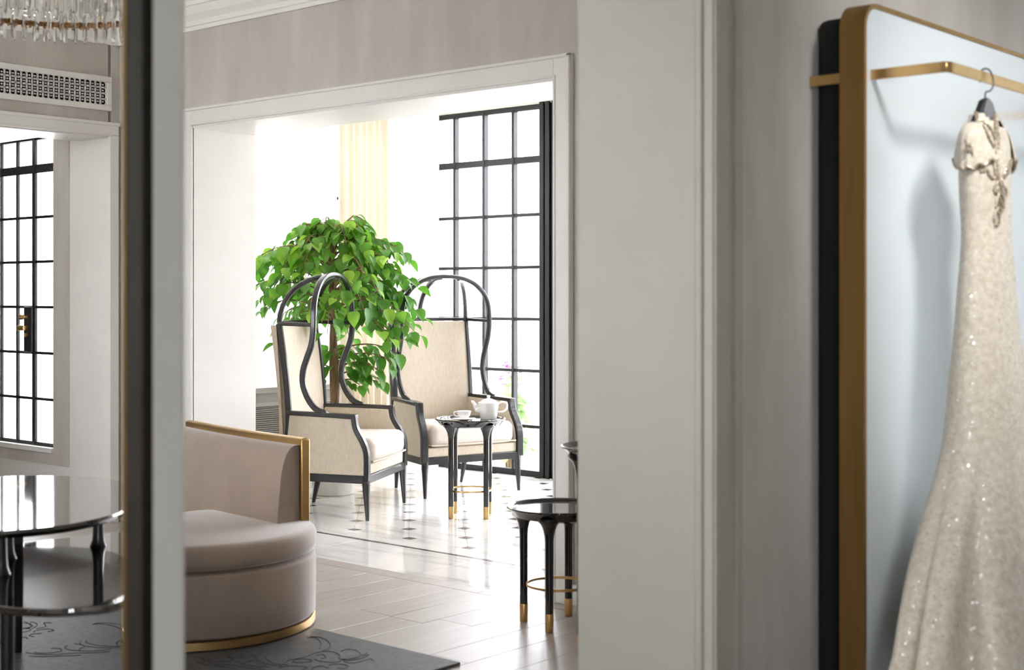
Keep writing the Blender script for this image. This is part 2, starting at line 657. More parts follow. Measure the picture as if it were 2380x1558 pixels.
# ------------------------------------------------------------------ walls
# lounge / sunroom wall with the wide cased opening
w1 = MB()
w1.box(-7.72, -6.572, 4.8, 5.23, 0, 3.1)
w1.box(-6.572, -3.90, 4.8, 5.23, 2.32, 3.1)
w1.box(-3.90, -2.44, 4.8, 5.23, 0, 3.1)
struct(w1.build('wall_back', M['plaster']), 'taupe plaster lounge wall around the wide white opening')
# white lining of the opening
ln = sroot('trim_1', 'white casing and lining of the wide opening between lounge and sunroom')
box('jamb_lining', M['paint'], -6.575, -6.56, 4.79, 5.24, 0, 2.32, ln, 0.002)
box('jamb_lining', M['paint'], -3.912, -3.895, 4.79, 5.24, 0, 2.32, ln, 0.002)
box('head_lining', M['paint'], -6.56, -3.912, 4.79, 5.24, 2.305, 2.325, ln, 0.002)
# casing profile: flat board with inner bead and outer back-band
def casing(parent, m, x0, x1, ztop, yface, wide=0.098, thick=0.022, sgn=-1):
    """casing around an opening in a wall facing -y; x0,x1 the opening, ztop its head"""
    yo = yface
    for side in (-1, 1):
        xe = x0 if side < 0 else x1
        a, b = sorted((xe, xe + side * wide))
        box('casing_leg', m, a, b, yo - thick, yo, 0, ztop + wide, parent, 0.003)
        e, f = sorted((xe + side * (wide - 0.016), xe + side * wide))
        box('back_band', m, e, f, yo - thick - 0.014, yo - thick, 0, ztop + wide, parent, 0.004)
        e, f = sorted((xe, xe + side * 0.012))
        box('bead', m, e, f, yo - thick - 0.006, yo - thick, 0, ztop + 0.012, parent, 0.003)
    box('casing_head', m, x0, x1, yo - thick, yo, ztop, ztop + wide, parent, 0.003)
    box('back_band', m, x0 - wide, x1 + wide, yo - thick - 0.014, yo - thick, ztop + wide - 0.016, ztop + wide, parent, 0.004)
    box('bead', m, x0, x1, yo - thick - 0.006, yo - thick, ztop, ztop + 0.012, parent, 0.003)


casing(ln, M['paint'], -6.56, -3.912, 2.318, 4.8)

# left lounge wall with opening to the vestibule
wa = MB()
wa.box(-7.6, -7.3, 4.745, 4.8, 0, 3.1)
wa.box(-7.6, -7.3, 2.3, 4.72, 2.32, 3.1)
wa.box(-7.6, -7.3, -1.6, 2.3, 0, 3.1)
struct(wa.build('wall_left', M['plaster']), 'taupe plaster wall on the far side of the lounge with air grille')
t2 = sroot('trim_2', 'white casing of the opening to the vestibule')
box('casing_head', M['paint'], -7.3, -7.278, 2.22, 4.78, 2.315, 2.385, t2, 0.003)
box('casing_leg', M['paint'], -7.3, -7.278, 4.72, 4.78, 0, 2.315, t2, 0.003)
box('back_band', M['paint'], -7.3, -7.266, 2.22, 4.785, 2.37, 2.39, t2, 0.003)
box('bead', M['paint'], -7.3, -7.27, 2.22, 4.735, 2.308, 2.32, t2, 0.002)
box('casing_leg', M['paint'], -7.3, -7.278, 2.22, 2.3, 0, 2.315, t2, 0.003)
box('head_lining', M['paint'], -7.61, -7.3, 2.3, 4.722, 2.30, 2.322, t2, 0.002)
# vestibule shell
vb = MB()
vb.box(-7.78, -7.301, 4.722, 4.745, 0, 2.36)       # white panel right of the window
vb.box(-9.9, -7.78, 4.722, 4.82, 0, 0.296)
vb.box(-9.9, -8.8, 4.722, 4.82, 0.296, 2.5)
vb.box(-8.8, -7.78, 4.722, 4.82, 2.36, 2.5)
struct(vb.build('wall_vestibule', M['paint']), 'white panelled vestibule wall around the steel window')
tp = sroot('trim_3', 'taupe panel strip framing the vestibule window')
box('side_strip', M['plaster'], -7.9, -7.721, 4.716, 4.83, 0.296, 2.36, tp)
box('sill_strip', M['plaster'], -8.8, -7.9, 4.716, 4.83, 0.296, 0.37, tp)
box('sill', M['paint'], -8.8, -7.9, 4.70, 4.83, 0.37, 0.402, tp, 0.002)
struct(box('wall_vestibule', M['plaster'], -10.0, -9.9, 2.0, 4.82, 0, 2.5))
struct(box('wall_vestibule', M['plaster'], -10.0, -7.6, 1.9, 2.0, 0, 2.5))
struct(box('ceiling', M['ceiling'], -10.0, -7.6, 1.9, 4.82, 2.36, 2.5), 'low white ceiling of the vestibule')

# wall between lounge and fitting room, with the doorway we look through
wd = MB()
wd.box(-2.44, -2.02, 3.13, 8.1, 0, 3.1)
wd.box(-2.44, -2.02, -1.6, 0.9, 0, 3.1)
wd.box(-2.44, -2.02, 0.9, 3.13, 2.5, 3.1)
struct(wd.build('wall_right', M['plaster']), 'taupe plaster wall behind the bronze-framed panel')
t4 = sroot('trim_4', 'warm grey door lining and casing between doorway and plaster wall')
box('jamb_lining', M['grey_paint'], -2.46, -2.035, 3.112, 3.135, 0, 2.5, t4, 0.004)
box('stop_bead', M['grey_paint'], -2.055, -2.03, 3.095, 3.13, 0, 2.5, t4, 0.006, 3)
box('casing_leg', M['grey_paint'], -2.03, -1.998, 3.1, 3.20, 0, 2.6, t4, 0.004)
box('bead', M['grey_paint'], -2.0, -1.99, 3.103, 3.125, 0, 2.6, t4, 0.004, 3)
box('back_band', M['grey_paint'], -2.02, -1.985, 3.195, 3.225, 0, 2.6, t4, 0.005, 3)
box('bead', M['grey_paint'], -2.02, -2.0, 3.225, 3.235, 0, 2.6, t4, 0.003)
box('head_lining', M['grey_paint'], -2.46, -2.0, 0.9, 3.13, 2.48, 2.505, t4, 0.004)
box('jamb_lining', M['grey_paint'], -2.46, -2.0, 0.895, 0.915, 0, 2.5, t4, 0.004)
# slender door post with bronze edge
t5 = sroot('trim_5', 'slender grey door post edged with bronze')
box('post', M['post_paint_lit'], -2.095, -2.024, 1.398, 1.456, 0, 2.48, t5, 0.003)
box('post_bevel', M['post_paint_lit'], -2.095, -2.034, 1.456, 1.470, 0, 2.48, t5, 0.004)
box('bronze_channel', M['dark_bronze'], -2.072, -2.026, 1.378, 1.398, 0, 2.48, t5, 0.002)
MB().tube([(-2.084, 1.392, 0), (-2.084, 1.392, 1.0), (-2.084, 1.392, 2.48)], 0.0145, 12).build('brass_edge', M['edge_brass'], t5)

# other shell walls (out of the photograph, they shape the light)
lw = MB()
lw.box(-7.6, -7.2, -1.7, -1.6, 0, 3.1)
lw.box(-3.8, -2.02, -1.7, -1.6, 0, 3.1)
lw.box(-7.2, -3.8, -1.7, -1.6, 0, 0.7)
lw.box(-7.2, -3.8, -1.7, -1.6, 3.0, 3.1)
struct(lw.build('wall_front', M['plaster']))
fw = MB()
fw.box(-2.02, -1.55, 7.3, 7.4, 0, 3.1)
fw.box(2.55, 3.2, 7.3, 7.4, 0, 3.1)
fw.box(-1.55, 2.55, 7.3, 7.4, 0, 0.1)
fw.box(-1.55, 2.55, 7.3, 7.4, 2.85, 3.1)
struct(fw.build('wall_fitting', M['plaster']))
struct(box('wall_fitting', M['plaster'], 3.2, 3.3, -1.7, 7.4, 0, 3.1))
fr = MB()
fr.box(-2.02, 1.2, -1.7, -1.6, 0, 3.1)
fr.box(2.64, 3.2, -1.7, -1.6, 0, 3.1)
fr.box(1.2, 2.64, -1.7, -1.6, 0, 0.4)
fr.box(1.2, 2.64, -1.7, -1.6, 2.6, 3.1)
struct(fr.build('wall_fitting', M['plaster']))
struct(box('ceiling', M['ceiling'], -7.6, 3.3, -1.7, 4.9, 3.1, 3.25), 'white ceiling of the lounge')
struct(box('ceiling', M['ceiling'], -2.44, 3.3, 4.9, 8.1, 3.1, 3.25))
struct(box('ceiling', M['ceiling'], -7.85, -2.44, 5.23, 8.1, 2.8, 3.0), 'white ceiling of the sunroom')

# crown moulding
def crown(name, a, b, inward, label=None):
    """stepped cornice between points a and b; inward = direction away from the wall"""
    prof = [(0, 2.855), (0.018, 2.855), (0.022, 2.875), (0.03, 2.88), (0.034, 2.905), (0.06, 2.935), (0.075, 2.975),
            (0.085, 2.98), (0.088, 3.0), (0.12, 3.03), (0.15, 3.05), (0.156, 3.075), (0.19, 3.08), (0.192, 3.1), (0, 3.1)]
    mb = MB()
    a, b, n = Vector(a), Vector(b), Vector(inward)
    k = len(prof)
    vs = [(a.x + n.x * p, a.y + n.y * p, z) for p, z in prof] + [(b.x + n.x * p, b.y + n.y * p, z) for p, z in prof]
    fs = [tuple(range(k)), tuple(range(k, 2 * k))[::-1]] + [(i, (i + 1) % k, k + (i + 1) % k, k + i) for i in range(k)]
    mb.add(vs, fs)
    return struct(mb.build(name, M['ceiling'], angle=20), label)


crown('trim_6', (-7.3, 4.8), (-2.44, 4.8), (0, -1), 'white stepped cornice above the wide opening')
crown('trim_7', (-7.3, -1.6), (-7.3, 4.8), (1, 0), 'white stepped cornice above the air grille')
struct(box('baseboard_back', M['paint'], -3.84, -2.44, 4.782, 4.8, 0, 0.09, None, 0.003))


# ------------------------------------------------------------------ windows
def steel_window(name, label, y, xs, zs, bw=0.024, depth=0.05, thick_x=(), thick_z=(), axis='x', glass='pane'):
    """steel window of bars at xs and zs (bar centre lines) in plane y; every pane a part"""
    root = sroot(name, label)
    P = (lambda a, b, c, d, e, f: (a, b, c, d, e, f)) if axis == 'x' else (lambda a, b, c, d, e, f: (c, d, a, b, e, f))
    for i, xx in enumerate(xs):
        w = thick_x[i] if i < len(thick_x) and thick_x[i] else bw
        box('muntin', M['steel'], *P(xx - w / 2, xx + w / 2, y, y + depth, zs[0], zs[-1]), root, 0.002, 1)
    for j, zz in enumerate(zs):
        w = thick_z[j] if j < len(thick_z) and thick_z[j] else bw
        box('transom', M['steel'], *P(xs[0], xs[-1], y + 0.004, y + depth - 0.004, zz - w / 2, zz + w / 2), root, 0.002, 1)
    for i in range(len(xs) - 1):
        for j in range(len(zs) - 1):
            box('pane', M[glass], *P(xs[i] + 0.006, xs[i + 1] - 0.006, y + depth / 2 - 0.003, y + depth / 2 + 0.003,
                                      zs[j] + 0.006, zs[j + 1] - 0.006), root)
    return root


z1 = [0.02, 0.375, 0.793, 1.181, 1.572, 1.966, 2.38, 2.77]
xs1 = [-7.77, -7.56, -7.25, -6.95, -6.64]
w_a = steel_window('window_1', 'tall black steel window grid behind the right-hand hooded armchair', 8.0, xs1, z1, 0.024, 0.05,
                   (0.03,), (0.05, 0, 0, 0, 0, 0, 0.05, 0.04), glass='dimming_pane')
for a in (-6.655, -6.60, -6.535):
    box('mullion', M['steel'], a - 0.022, a + 0.022, 7.985, 8.07, 0.0, 2.8, w_a, 0.004, 1)
box('mullion', M['steel'], -6.67, -6.52, 8.01, 8.06, 0.0, 2.8, w_a)
xs2 = [-6.50 + 0.33 * i for i in range(8)]
steel_window('window_2', None, 8.0, xs2, z1, 0.024, 0.05, (0.04,), (0.05, 0, 0, 0, 0, 0, 0.05, 0.04), glass='dimming_pane')
struct(box('wall_sunroom', M['paint'], -7.85, -4.18, 8.0, 8.1, 2.79, 3.0))
struct(box('wall_sunroom', M['paint'], -4.18, -2.44, 8.0, 8.1, 0, 3.0))
# side window of the sunroom, behind curtains
ws = MB()
ws.box(-7.85, -7.75, 5.23, 8.05, 0, 0.7)
ws.box(-7.85, -7.75, 5.23, 5.55, 0.7, 3.0)
ws.box(-7.85, -7.75, 7.65, 8.1, 0.7, 3.0)
ws.box(-7.85, -7.75, 5.55, 7.65, 2.75, 3.0)
struct(ws.build('wall_sunroom', M['paint']), 'white side wall of the sunroom behind the curtains')
steel_window('window_3', None, -7.82, [5.55, 6.07, 6.6, 7.12, 7.65], [0.72, 1.4, 2.08, 2.74], 0.024, 0.05, axis='y', glass='dimming_pane')
# vestibule window / glazed door with brass lock
zv = [0.41, 0.70, 0.992, 1.284, 1.573, 1.857, 2.166, 2.36]
xv = [-8.80, -8.575, -8.372, -8.168, -7.925]
w_v = steel_window('window_4', 'black steel casement with brass lock in the vestibule', 4.735, xv, zv, 0.018, 0.02,
                   (0.03, 0, 0, 0.034, 0.02), (0.03, 0, 0, 0, 0, 0, 0.055, 0.02))
box('lock_plate', M['steel'], -8.255, -8.165, 4.718, 4.735, 0.995, 1.285, w_v, 0.003)
for zz, ll in ((1.22, 0.02), (1.15, 0.05)):
    kb = MB()
    kb.tube([(-8.215, 4.72, zz), (-8.215, 4.70, zz), (-8.215, 4.69, zz)], 0.01, 10)
    kb.tube([(-8.215 + ll * 0.3, 4.692, zz), (-8.215, 4.69, zz), (-8.215 - ll, 4.688, zz)], [0.014, 0.017, 0.02], 10)
    kb.build('lock_knob', M['brass'], w_v)
kb = MB()
kb.tube([(-8.215, 4.72, 1.105), (-8.215, 4.705, 1.105)], 0.014, 10)
kb.build('lock_cylinder', M['brass'], w_v)
# windows out of the frame
steel_window('window_5', None, -1.68, [-7.2 + 0.425 * i for i in range(9)], [0.7, 1.47, 2.23, 3.0])
steel_window('window_6', None, 7.34, [-1.55 + 0.4556 * i for i in range(10)], [0.1, 0.79, 1.48, 2.17, 2.85])
steel_window('window_7', None, -1.68, [1.2 + 0.48 * i for i in range(4)], [0.4, 1.13, 1.86, 2.6])


# ------------------------------------------------------------------ curtains
def curtain(name, m, label, a, b, z0, z1, amp, folds, group=None, seed=1, pleat=0.0):
    rnd = random.Random(seed)
    a, b = Vector(a), Vector(b)
    d = (b - a)
    n = Vector((-d.y, d.x)).normalized()
    N = folds * 8
    ph = [rnd.uniform(-0.5, 0.5) for _ in range(folds + 2)]
    am = [rnd.uniform(0.6, 1.2) for _ in range(folds + 2)]
    rows = 6
    vs, fs = [], []
    for j in range(rows + 1):
        z = z0 + (z1 - z0) * j / rows
        for i in range(N + 1):
            t = i / N
            k = int(t * folds)
            s = math.sin(2 * math.pi * (t * folds) + ph[k] * 0.4 * math.sin(math.pi * (t * folds - k)))
            s = math.copysign(abs(s) ** 0.8, s)
            off = amp * am[k] * s * (1.0 - 0.25 * j / rows) + 0.3 * amp * math.sin(3.1 * t * folds + j * 0.25)
            p = a + d * t + n * off
            vs.append((p.x, p.y, z))
    W_ = N + 1
    for j in range(rows):
        for i in range(N):
            fs.append((j * W_ + i, j * W_ + i + 1, (j + 1) * W_ + i + 1, (j + 1) * W_ + i))
    mb = MB().add(vs, fs)
    o = mb.build(name, m, angle=80)
    return tag(o, label, 'curtain', group)


curtain('sheer_curtain', M['sheer'], 'white sheer curtain behind the potted tree, left of the beige drape', (-7.66, 5.32), (-7.66, 6.86),
        0.735, 2.79, 0.022, 16, seed=2)
curtain('curtain', M['drape'], 'gathered beige drape between the two white sheers', (-7.62, 6.86), (-7.62, 7.33), 0.01, 2.79,
        0.03, 7, seed=5)
curtain('sheer_curtain', M['sheer'], 'creamy white sheer curtain between beige drape and black steel window', (-7.66, 7.34), (-7.66, 7.93),
        0.01, 2.79, 0.022, 7, seed=8)
curtain('curtain', M['blind'], 'pale lined curtain across the fitting room window', (-2.0, 7.2), (2.9, 7.2), 0.02, 3.08, 0.02, 44, seed=11)
curtain('curtain', M['lined'], 'dense white curtain across the front window of the lounge', (-7.25, -1.5), (-3.6, -1.5), 0.8, 3.05, 0.03, 26, seed=12)

# ------------------------------------------------------------------ radiator cover along the sunroom's side wall
rc = thing('radiator_cover', 'grey louvred radiator cover below the white sheer curtain', 'radiator cover', (-7.62, 6.1, 0))
box('top', M['grey_louvre'], -0.12, 0.11, -0.85, 0.72, 0.69, 0.73, rc, 0.004)
box('body', M['grey_louvre'], -0.12, 0.07, -0.83, 0.71, 0.0, 0.69, rc, 0.003)
box('cavity', M['shadow_gap'], 0.066, 0.074, -0.1, 0.66, 0.12, 0.60, rc)
box('panel_frame', M['grey_louvre'], 0.07, 0.092, -0.13, -0.1, 0.09, 0.63, rc, 0.003)
box('panel_frame', M['grey_louvre'], 0.07, 0.092, 0.66, 0.69, 0.09, 0.63, rc, 0.003)
box('panel_frame', M['grey_louvre'], 0.07, 0.092, -0.1, 0.66, 0.6, 0.63, rc, 0.003)
box('panel_frame', M['grey_louvre'], 0.07, 0.092, -0.1, 0.66, 0.09, 0.12, rc, 0.003)
lv0 = None
for i in range(34):
    z = 0.128 + i * 0.0141
    if lv0 is None:
        mt = Matrix.Rotation(R(35), 4, 'Y')
        lv0 = MB().box(-0.007, 0.007, -0.1, 0.66, -0.0016, 0.0016, mt).build('louvre', M['grey_louvre'], rc)
        lv0.location = (0.081, 0, z)
    else:
        o = link_copy(lv0, 'louvre', rc)
        o.location = (0.081, 0, z)

# ------------------------------------------------------------------ hooded armchairs
def sidex(y):
    return 0.385 + (y - 0.31) / 0.56 * 0.075


def armchair(label, loc, f, middle_rib):
    t = thing('hooded_armchair', label, 'armchair', (*loc, 0), math.atan2(-f[0], f[1]), 'hooded armchairs in the sunroom')
    FR = M['chair_frame']
    # legs: tapered, square-ish
    for s in (-1, 1):
        m_ = MB().tube([(s * 0.372, 0.292, 0.27), (s * 0.374, 0.294, 0.2), (s * 0.378, 0.304, 0.0)], [0.025, 0.024, 0.011], 10)
        m_.build('leg', FR, t)
        m_ = MB().tube([(s * 0.285, -0.235, 0.27), (s * 0.283, -0.245, 0.2), (s * 0.27, -0.285, 0.0)], [0.024, 0.023, 0.011], 10)
        m_.build('leg', FR, t)
    # seat rail ring
    ring = [(0.395, 0.312), (-0.395, 0.312), (-0.315, -0.255), (0.315, -0.255)]
    inner = [(0.345, 0.265), (-0.345, 0.265), (-0.275, -0.215), (0.275, -0.215)]
    mb = MB()
    for z in (0.222, 0.272):
        mb.v += [(a, b, z) for a, b in ring] + [(a, b, z) for a, b in inner]
    for i in range(4):
        j = (i + 1) % 4
        mb.f += [(i, j, 8 + j, 8 + i), (4 + i, 4 + j, 12 + j, 12 + i), (i, j, 4 + j, 4 + i), (8 + i, 8 + j, 12 + j, 12 + i)]
    mb.build('seat_rail', FR, t, 0.004)
    # upholstered apron and deck
    MB().prism([(0.36, 0.30), (-0.36, 0.30), (-0.29, -0.22), (0.29, -0.22)], 0.27, 0.335).build('apron', M['linen'], t, 0.006)
    # cushion
    cu = MB()
    poly = [(0.335, 0.325), (0.2, 0.335), (0, 0.338), (-0.2, 0.335), (-0.335, 0.325), (-0.31, 0.0), (-0.285, -0.17), (0, -0.175), (0.285, -0.17), (0.31, 0.0)]
    cu.prism(poly, 0.337, 0.49)
    c_o = cu.build('seat_cushion', M['cream'], t, 0.05, 5, angle=60)
    pp = MB()
    pp.tube([(a * 1.004, b * 1.004, 0.352) for a, b in poly], 0.005, 6, closed=True)
    pp.build('piping', M['linen'], c_o)
    # sides: padded panel with dark frame
    prof = [(0.290, 0.272), (0.292, 0.36), (0.285, 0.42), (0.262, 0.475), (0.232, 0.52), (0.214, 0.56), (0.206, 0.615), (0.0, 0.622), (-0.215, 0.628), (-0.235, 0.45), (-0.25, 0.272)]
    for s in (-1, 1):
        MB().prism(prof, -0.024, 0.024, lambda a, b, u, s=s: (s * (sidex(a) - 0.006 + u), a, b)).build('side_panel', M['linen'], t, 0.008, 3)
        pts = [(0.302, 0.24), (0.304, 0.36), (0.297, 0.425), (0.272, 0.483), (0.243, 0.53), (0.226, 0.57), (0.218, 0.627)]
        sp = spline([(s * sidex(a), a, b) for a, b in pts], 4)
        MB().tube(sp, 0, flat=(0.03, 0.052), up=(s, 0, 0)).build('front_post', FR, t, 0.006)
        arm = [(s * sidex(a), a, b) for a, b in ((0.235, 0.624), (0.1, 0.629), (-0.08, 0.634), (-0.235, 0.637))]
        MB().tube(arm, 0, flat=(0.05, 0.028), up=(0, 0, 1)).build('arm_rail', FR, t, 0.006)
    # back posts
    for s in (-1, 1):
        pts = [(s * 0.315, -0.25, 0.25), (s * 0.313, -0.232, 0.45), (s * 0.312, -0.226, 0.62), (s * 0.31, -0.25, 0.9), (s * 0.31, -0.29, 1.185)]
        MB().tube(spline(pts, 5), 0, flat=(0.036, 0.03), up=(s, 0, 0)).build('back_post', FR, t, 0.006)
    # padded back between the posts, bowed slightly to the rear
    def back_pt(u, v, off):
        z = 0.30 + v * (1.172 - 0.30)
        y = -0.232 - 0.058 * max(0, (z - 0.62) / 0.56) ** 1.3
        bow = -0.035 * (1 - (u / 0.3) ** 2)
        return (u, y + bow + off, z)
    mb = MB()
    nu, nv = 10, 10
    for off, puff in ((0.012, 1), (-0.062, 0)):
        for j in range(nv + 1):
            for i in range(nu + 1):
                u = -0.298 + 0.596 * i / nu
                pf = 0.018 * puff * (1 - abs(2 * i / nu - 1) ** 4) * (1 - abs(2 * j / nv - 1) ** 6)
                mb.v.append(back_pt(u, j / nv, off + pf))
    A = (nu + 1) * (nv + 1)
    W_ = nu + 1
    for j in range(nv):
        for i in range(nu):
            q4 = (j * W_ + i, j * W_ + i + 1, (j + 1) * W_ + i + 1, (j + 1) * W_ + i)
            mb.f += [q4, tuple(A + k for k in q4[::-1])]
    edge = [i for i in range(W_)] + [j * W_ + nu for j in range(1, nv + 1)] + [nv * W_ + i for i in range(nu - 1, -1, -1)] + [j * W_ for j in range(nv - 1, 0, -1)]
    for k in range(len(edge)):
        a, b = edge[k], edge[(k + 1) % len(edge)]
        mb.f.append((a, b, A + b, A + a))
    mb.build('back_panel', M['linen'], t, angle=60)
    # outer upholstered shell behind the posts
    MB().prism([(-0.325, -0.03), (-0.2, -0.062), (0, -0.072), (0.2, -0.062), (0.325, -0.03), (0.325, -0.012), (0.2, -0.045), (0, -0.055), (-0.2, -0.045), (-0.325, -0.012)],
               0.0, 1.0, lambda a, b, v: (a, b + (-0.232 - 0.058 * (1 if v > 0.5 else 0)), 0.28 + v * 0.885)).build('back_shell', M['linen'], t)
    # hood: rail, big hoop with S-shaped sides, ribs
    rail = [(0.36, -0.052, 1.178), (0.335, -0.2, 1.182), (0.31, -0.29, 1.185), (0.18, -0.318, 1.187), (0, -0.328, 1.188), (-0.18, -0.318, 1.187), (-0.31, -0.29, 1.185), (-0.335, -0.2, 1.182), (-0.36, -0.052, 1.178)]
    MB().tube(spline(rail, 4), 0, flat=(0.026, 0.024)).build('hood_rail', FR, t, 0.006)
    side = [(0.03, 0.637), (-0.035, 0.665), (-0.085, 0.725), (-0.118, 0.81), (-0.118, 0.895), (-0.09, 0.98), (-0.062, 1.055), (-0.05, 1.13), (-0.048, 1.2)]
    xs_ = [0.348, 0.348, 0.348, 0.349, 0.351, 0.354, 0.357, 0.36, 0.36]
    hp = [(xx, y, z) for xx, (y, z) in zip(xs_, side)]
    arch = []
    for k in range(1, 12):
        a = math.pi * k / 12
        ca, sa = math.cos(a), math.sin(a)
        arch.append((0.36 * math.copysign(abs(ca) ** 0.85, ca), -0.048, 1.2 + 0.292 * sa ** 0.85))
    pts = hp + arch + [(-a, b, c) for a, b, c in hp[::-1]]
    sp = spline(pts, 4)
    MB().tube(sp, 0, flat=(0.036, 0.028), up=(1, 0, 0)).build('hood_hoop', FR, t, 0.008, 3)
    ribs = [(0.31, -0.29, 0.12, -0.048), (-0.31, -0.29, -0.10, -0.048)] + ([(0.06, -0.326, 0.04, -0.048)] if middle_rib else [])
    for (xa, ya, xb, yb) in ribs:
        pts = []
        zt = 1.2 + 0.285 * (1 - (abs(xb) / 0.36) ** 2.2) ** 0.45
        for k in range(9):
            a = math.pi / 2 * k / 8
            e = 1 - math.cos(a)
            pts.append((xa + (xb - xa) * e, ya + (yb - ya) * e, 1.185 + (zt - 1.185) * math.sin(a)))
        MB().tube(pts, 0, flat=(0.026, 0.028), up=(0, 1, 0)).build('hood_rib', FR, t, 0.006)
    return t


armchair('beige hooded armchair in front of the potted tree, seen from its side', (-6.626, 5.97), (0.879, 0.476), False)
armchair('beige hooded armchair by the black steel window, facing the tea table', (-6.758, 7.11), (0.965, -0.26), True)


# ------------------------------------------------------------------ round black side tables with brass feet
def side_table(label, loc, h, rz, rt=0.218, rl=0.152):
    t = thing('side_table', label, 'table', (*loc, 0), rz, 'round black side tables with brass feet')
    LQ = M['lacquer']
    MB().lathe([(0, h - 0.012), (rt - 0.02, h - 0.012), (rt - 0.012, h - 0.004), (rt - 0.004, h), (rt, h - 0.002), (rt, h - 0.007), (rt - 0.012, h - 0.015),
                (rl + 0.03, h - 0.042), (rl + 0.012, h - 0.05), (0, h - 0.05)], 56).build('tabletop', LQ, t, angle=24)
    for k in range(4):
        a = math.pi / 4 + k * math.pi / 2
        cx, cy = rl * math.cos(a), rl * math.sin(a)
        lg = MB().lathe([(0.017, 0.075), (0.0172, 0.2), (0.0175, h - 0.13), (0.019, h - 0.105), (0.025, h - 0.078), (0.036, h - 0.055), (0.05, h - 0.042), (0.05, h - 0.03)], 14, (cx, cy, 0))
        lg = lg.build('leg', LQ, t, angle=50)
        MB().lathe([(0.0155, 0), (0.0165, 0.002), (0.0178, 0.072), (0.0165, 0.076)], 14, (cx, cy, 0)).build('brass_foot', M['brass'], lg, angle=50)
    ring = [(0.134 * math.cos(2 * math.pi * i / 48), 0.134 * math.sin(2 * math.pi * i / 48), 0.165) for i in range(48)]
    MB().tube(ring, 0, closed=True, flat=(0.005, 0.011), up=(0, 0, 1)).build('brass_ring', M['brass'], t)
    return t


side_table('black tea table carrying the white teapot and cup', (-5.836, 6.323), 0.604, R(37))
side_table('low black side table standing in front of the opening edge', (-3.636, 4.479), 0.49, R(41 + 28))
side_table('tallest black side table, half hidden by the grey door lining', (-3.185, 4.281), 0.785, R(15))

# teapot, cup, saucer on the tea table
ty = (-5.836, 6.323)
TZ = 0.604 - 0.0115
tp_ = thing('teapot', 'white porcelain teapot on the tea table', 'teapot', (-5.80, 6.45, TZ), R(221))
MB().lathe([(0, 0), (0.05, 0), (0.052, 0.004), (0.054, 0.02), (0.058, 0.06), (0.064, 0.09), (0.0655, 0.1), (0.062, 0.103), (0.0, 0.103)], 32).build('body', M['china'], tp_, angle=50)
ld = MB().lathe([(0.056, 0.1), (0.054, 0.106), (0.04, 0.116), (0.02, 0.124), (0.009, 0.128), (0.008, 0.132), (0.012, 0.138), (0.01, 0.145), (0, 0.148)], 28).build('lid', M['china'], tp_, angle=60)
MB().tube(spline([(-0.058, 0, 0.092), (-0.085, 0, 0.105), (-0.112, 0, 0.096), (-0.114, 0, 0.066), (-0.092, 0, 0.045), (-0.056, 0, 0.04)], 5), 0.0065, 10).build('handle', M['china'], tp_)
MB().tube(spline([(0.045, 0, 0.045), (0.072, 0, 0.06), (0.084, 0, 0.085), (0.098, 0, 0.104), (0.108, 0, 0.105)], 5), [0.018] * 6 + [0.014] * 5 + [0.010] * 5 + [0.008] * 5, 10).build('spout', M['china'], tp_)
sc_ = MB().lathe([(0, 0.004), (0.03, 0.004), (0.045, 0.008), (0.07, 0.014), (0.0725, 0.0165), (0.07, 0.0175), (0.044, 0.012), (0.03, 0.009), (0, 0.009)], 36).build('saucer', M['china'], angle=60)
tag(sc_, 'white saucer under the teacup', 'saucer')
sc_.location = (-5.83, 6.26, TZ - 0.003)
cp = thing('teacup', 'white porcelain teacup on its saucer beside the teapot', 'cup', (-5.83, 6.26, TZ + 0.0066), R(41))
MB().lathe([(0, 0), (0.022, 0), (0.024, 0.004), (0.022, 0.008), (0.032, 0.018), (0.041, 0.034), (0.0445, 0.052), (0.0435, 0.053), (0.0395, 0.035), (0.03, 0.02), (0.0, 0.012)], 32).build('bowl', M['china'], cp, angle=60)
MB().tube(spline([(-0.041, 0, 0.046), (-0.058, 0, 0.046), (-0.061, 0, 0.032), (-0.05, 0, 0.021), (-0.034, 0, 0.021)], 5), 0.0035, 8).build('handle', M['china'], cp)

# ------------------------------------------------------------------ potted tree
PT = Vector((-7.2, 6.42, 0))
pt = thing('potted_tree', 'leafy green tree in a white planter behind the left hooded armchair', 'potted plant', tuple(PT), 0)
MB().lathe([(0, 0.0), (0.13, 0.0), (0.14, 0.01), (0.165, 0.3), (0.175, 0.57), (0.178, 0.6), (0.16, 0.602), (0.155, 0.56), (0, 0.56)], 40).build('planter', M['planter'], pt, angle=50)
MB().lathe([(0, 0.565), (0.1, 0.575), (0.155, 0.565)], 24).build('soil', M['soil'], pt)
trunks = []
for (sx, ph, top, r0) in ((0.012, 0, 1.78, 0.026), (0.018, 2.4, 1.6, 0.02)):
    pts = []
    for k in range(12):
        u = k / 11
        pts.append((sx * math.cos(ph + u * 5) + 0.01 * math.sin(7 * u), sx * math.sin(ph + u * 5), 0.55 + (top - 0.55) * u))
    trunks.append(pts)
    MB().tube(spline(pts, 3), [r0 * (1 - 0.6 * i / 33) for i in range(34)], 10).build('trunk', M['bark'], pt)


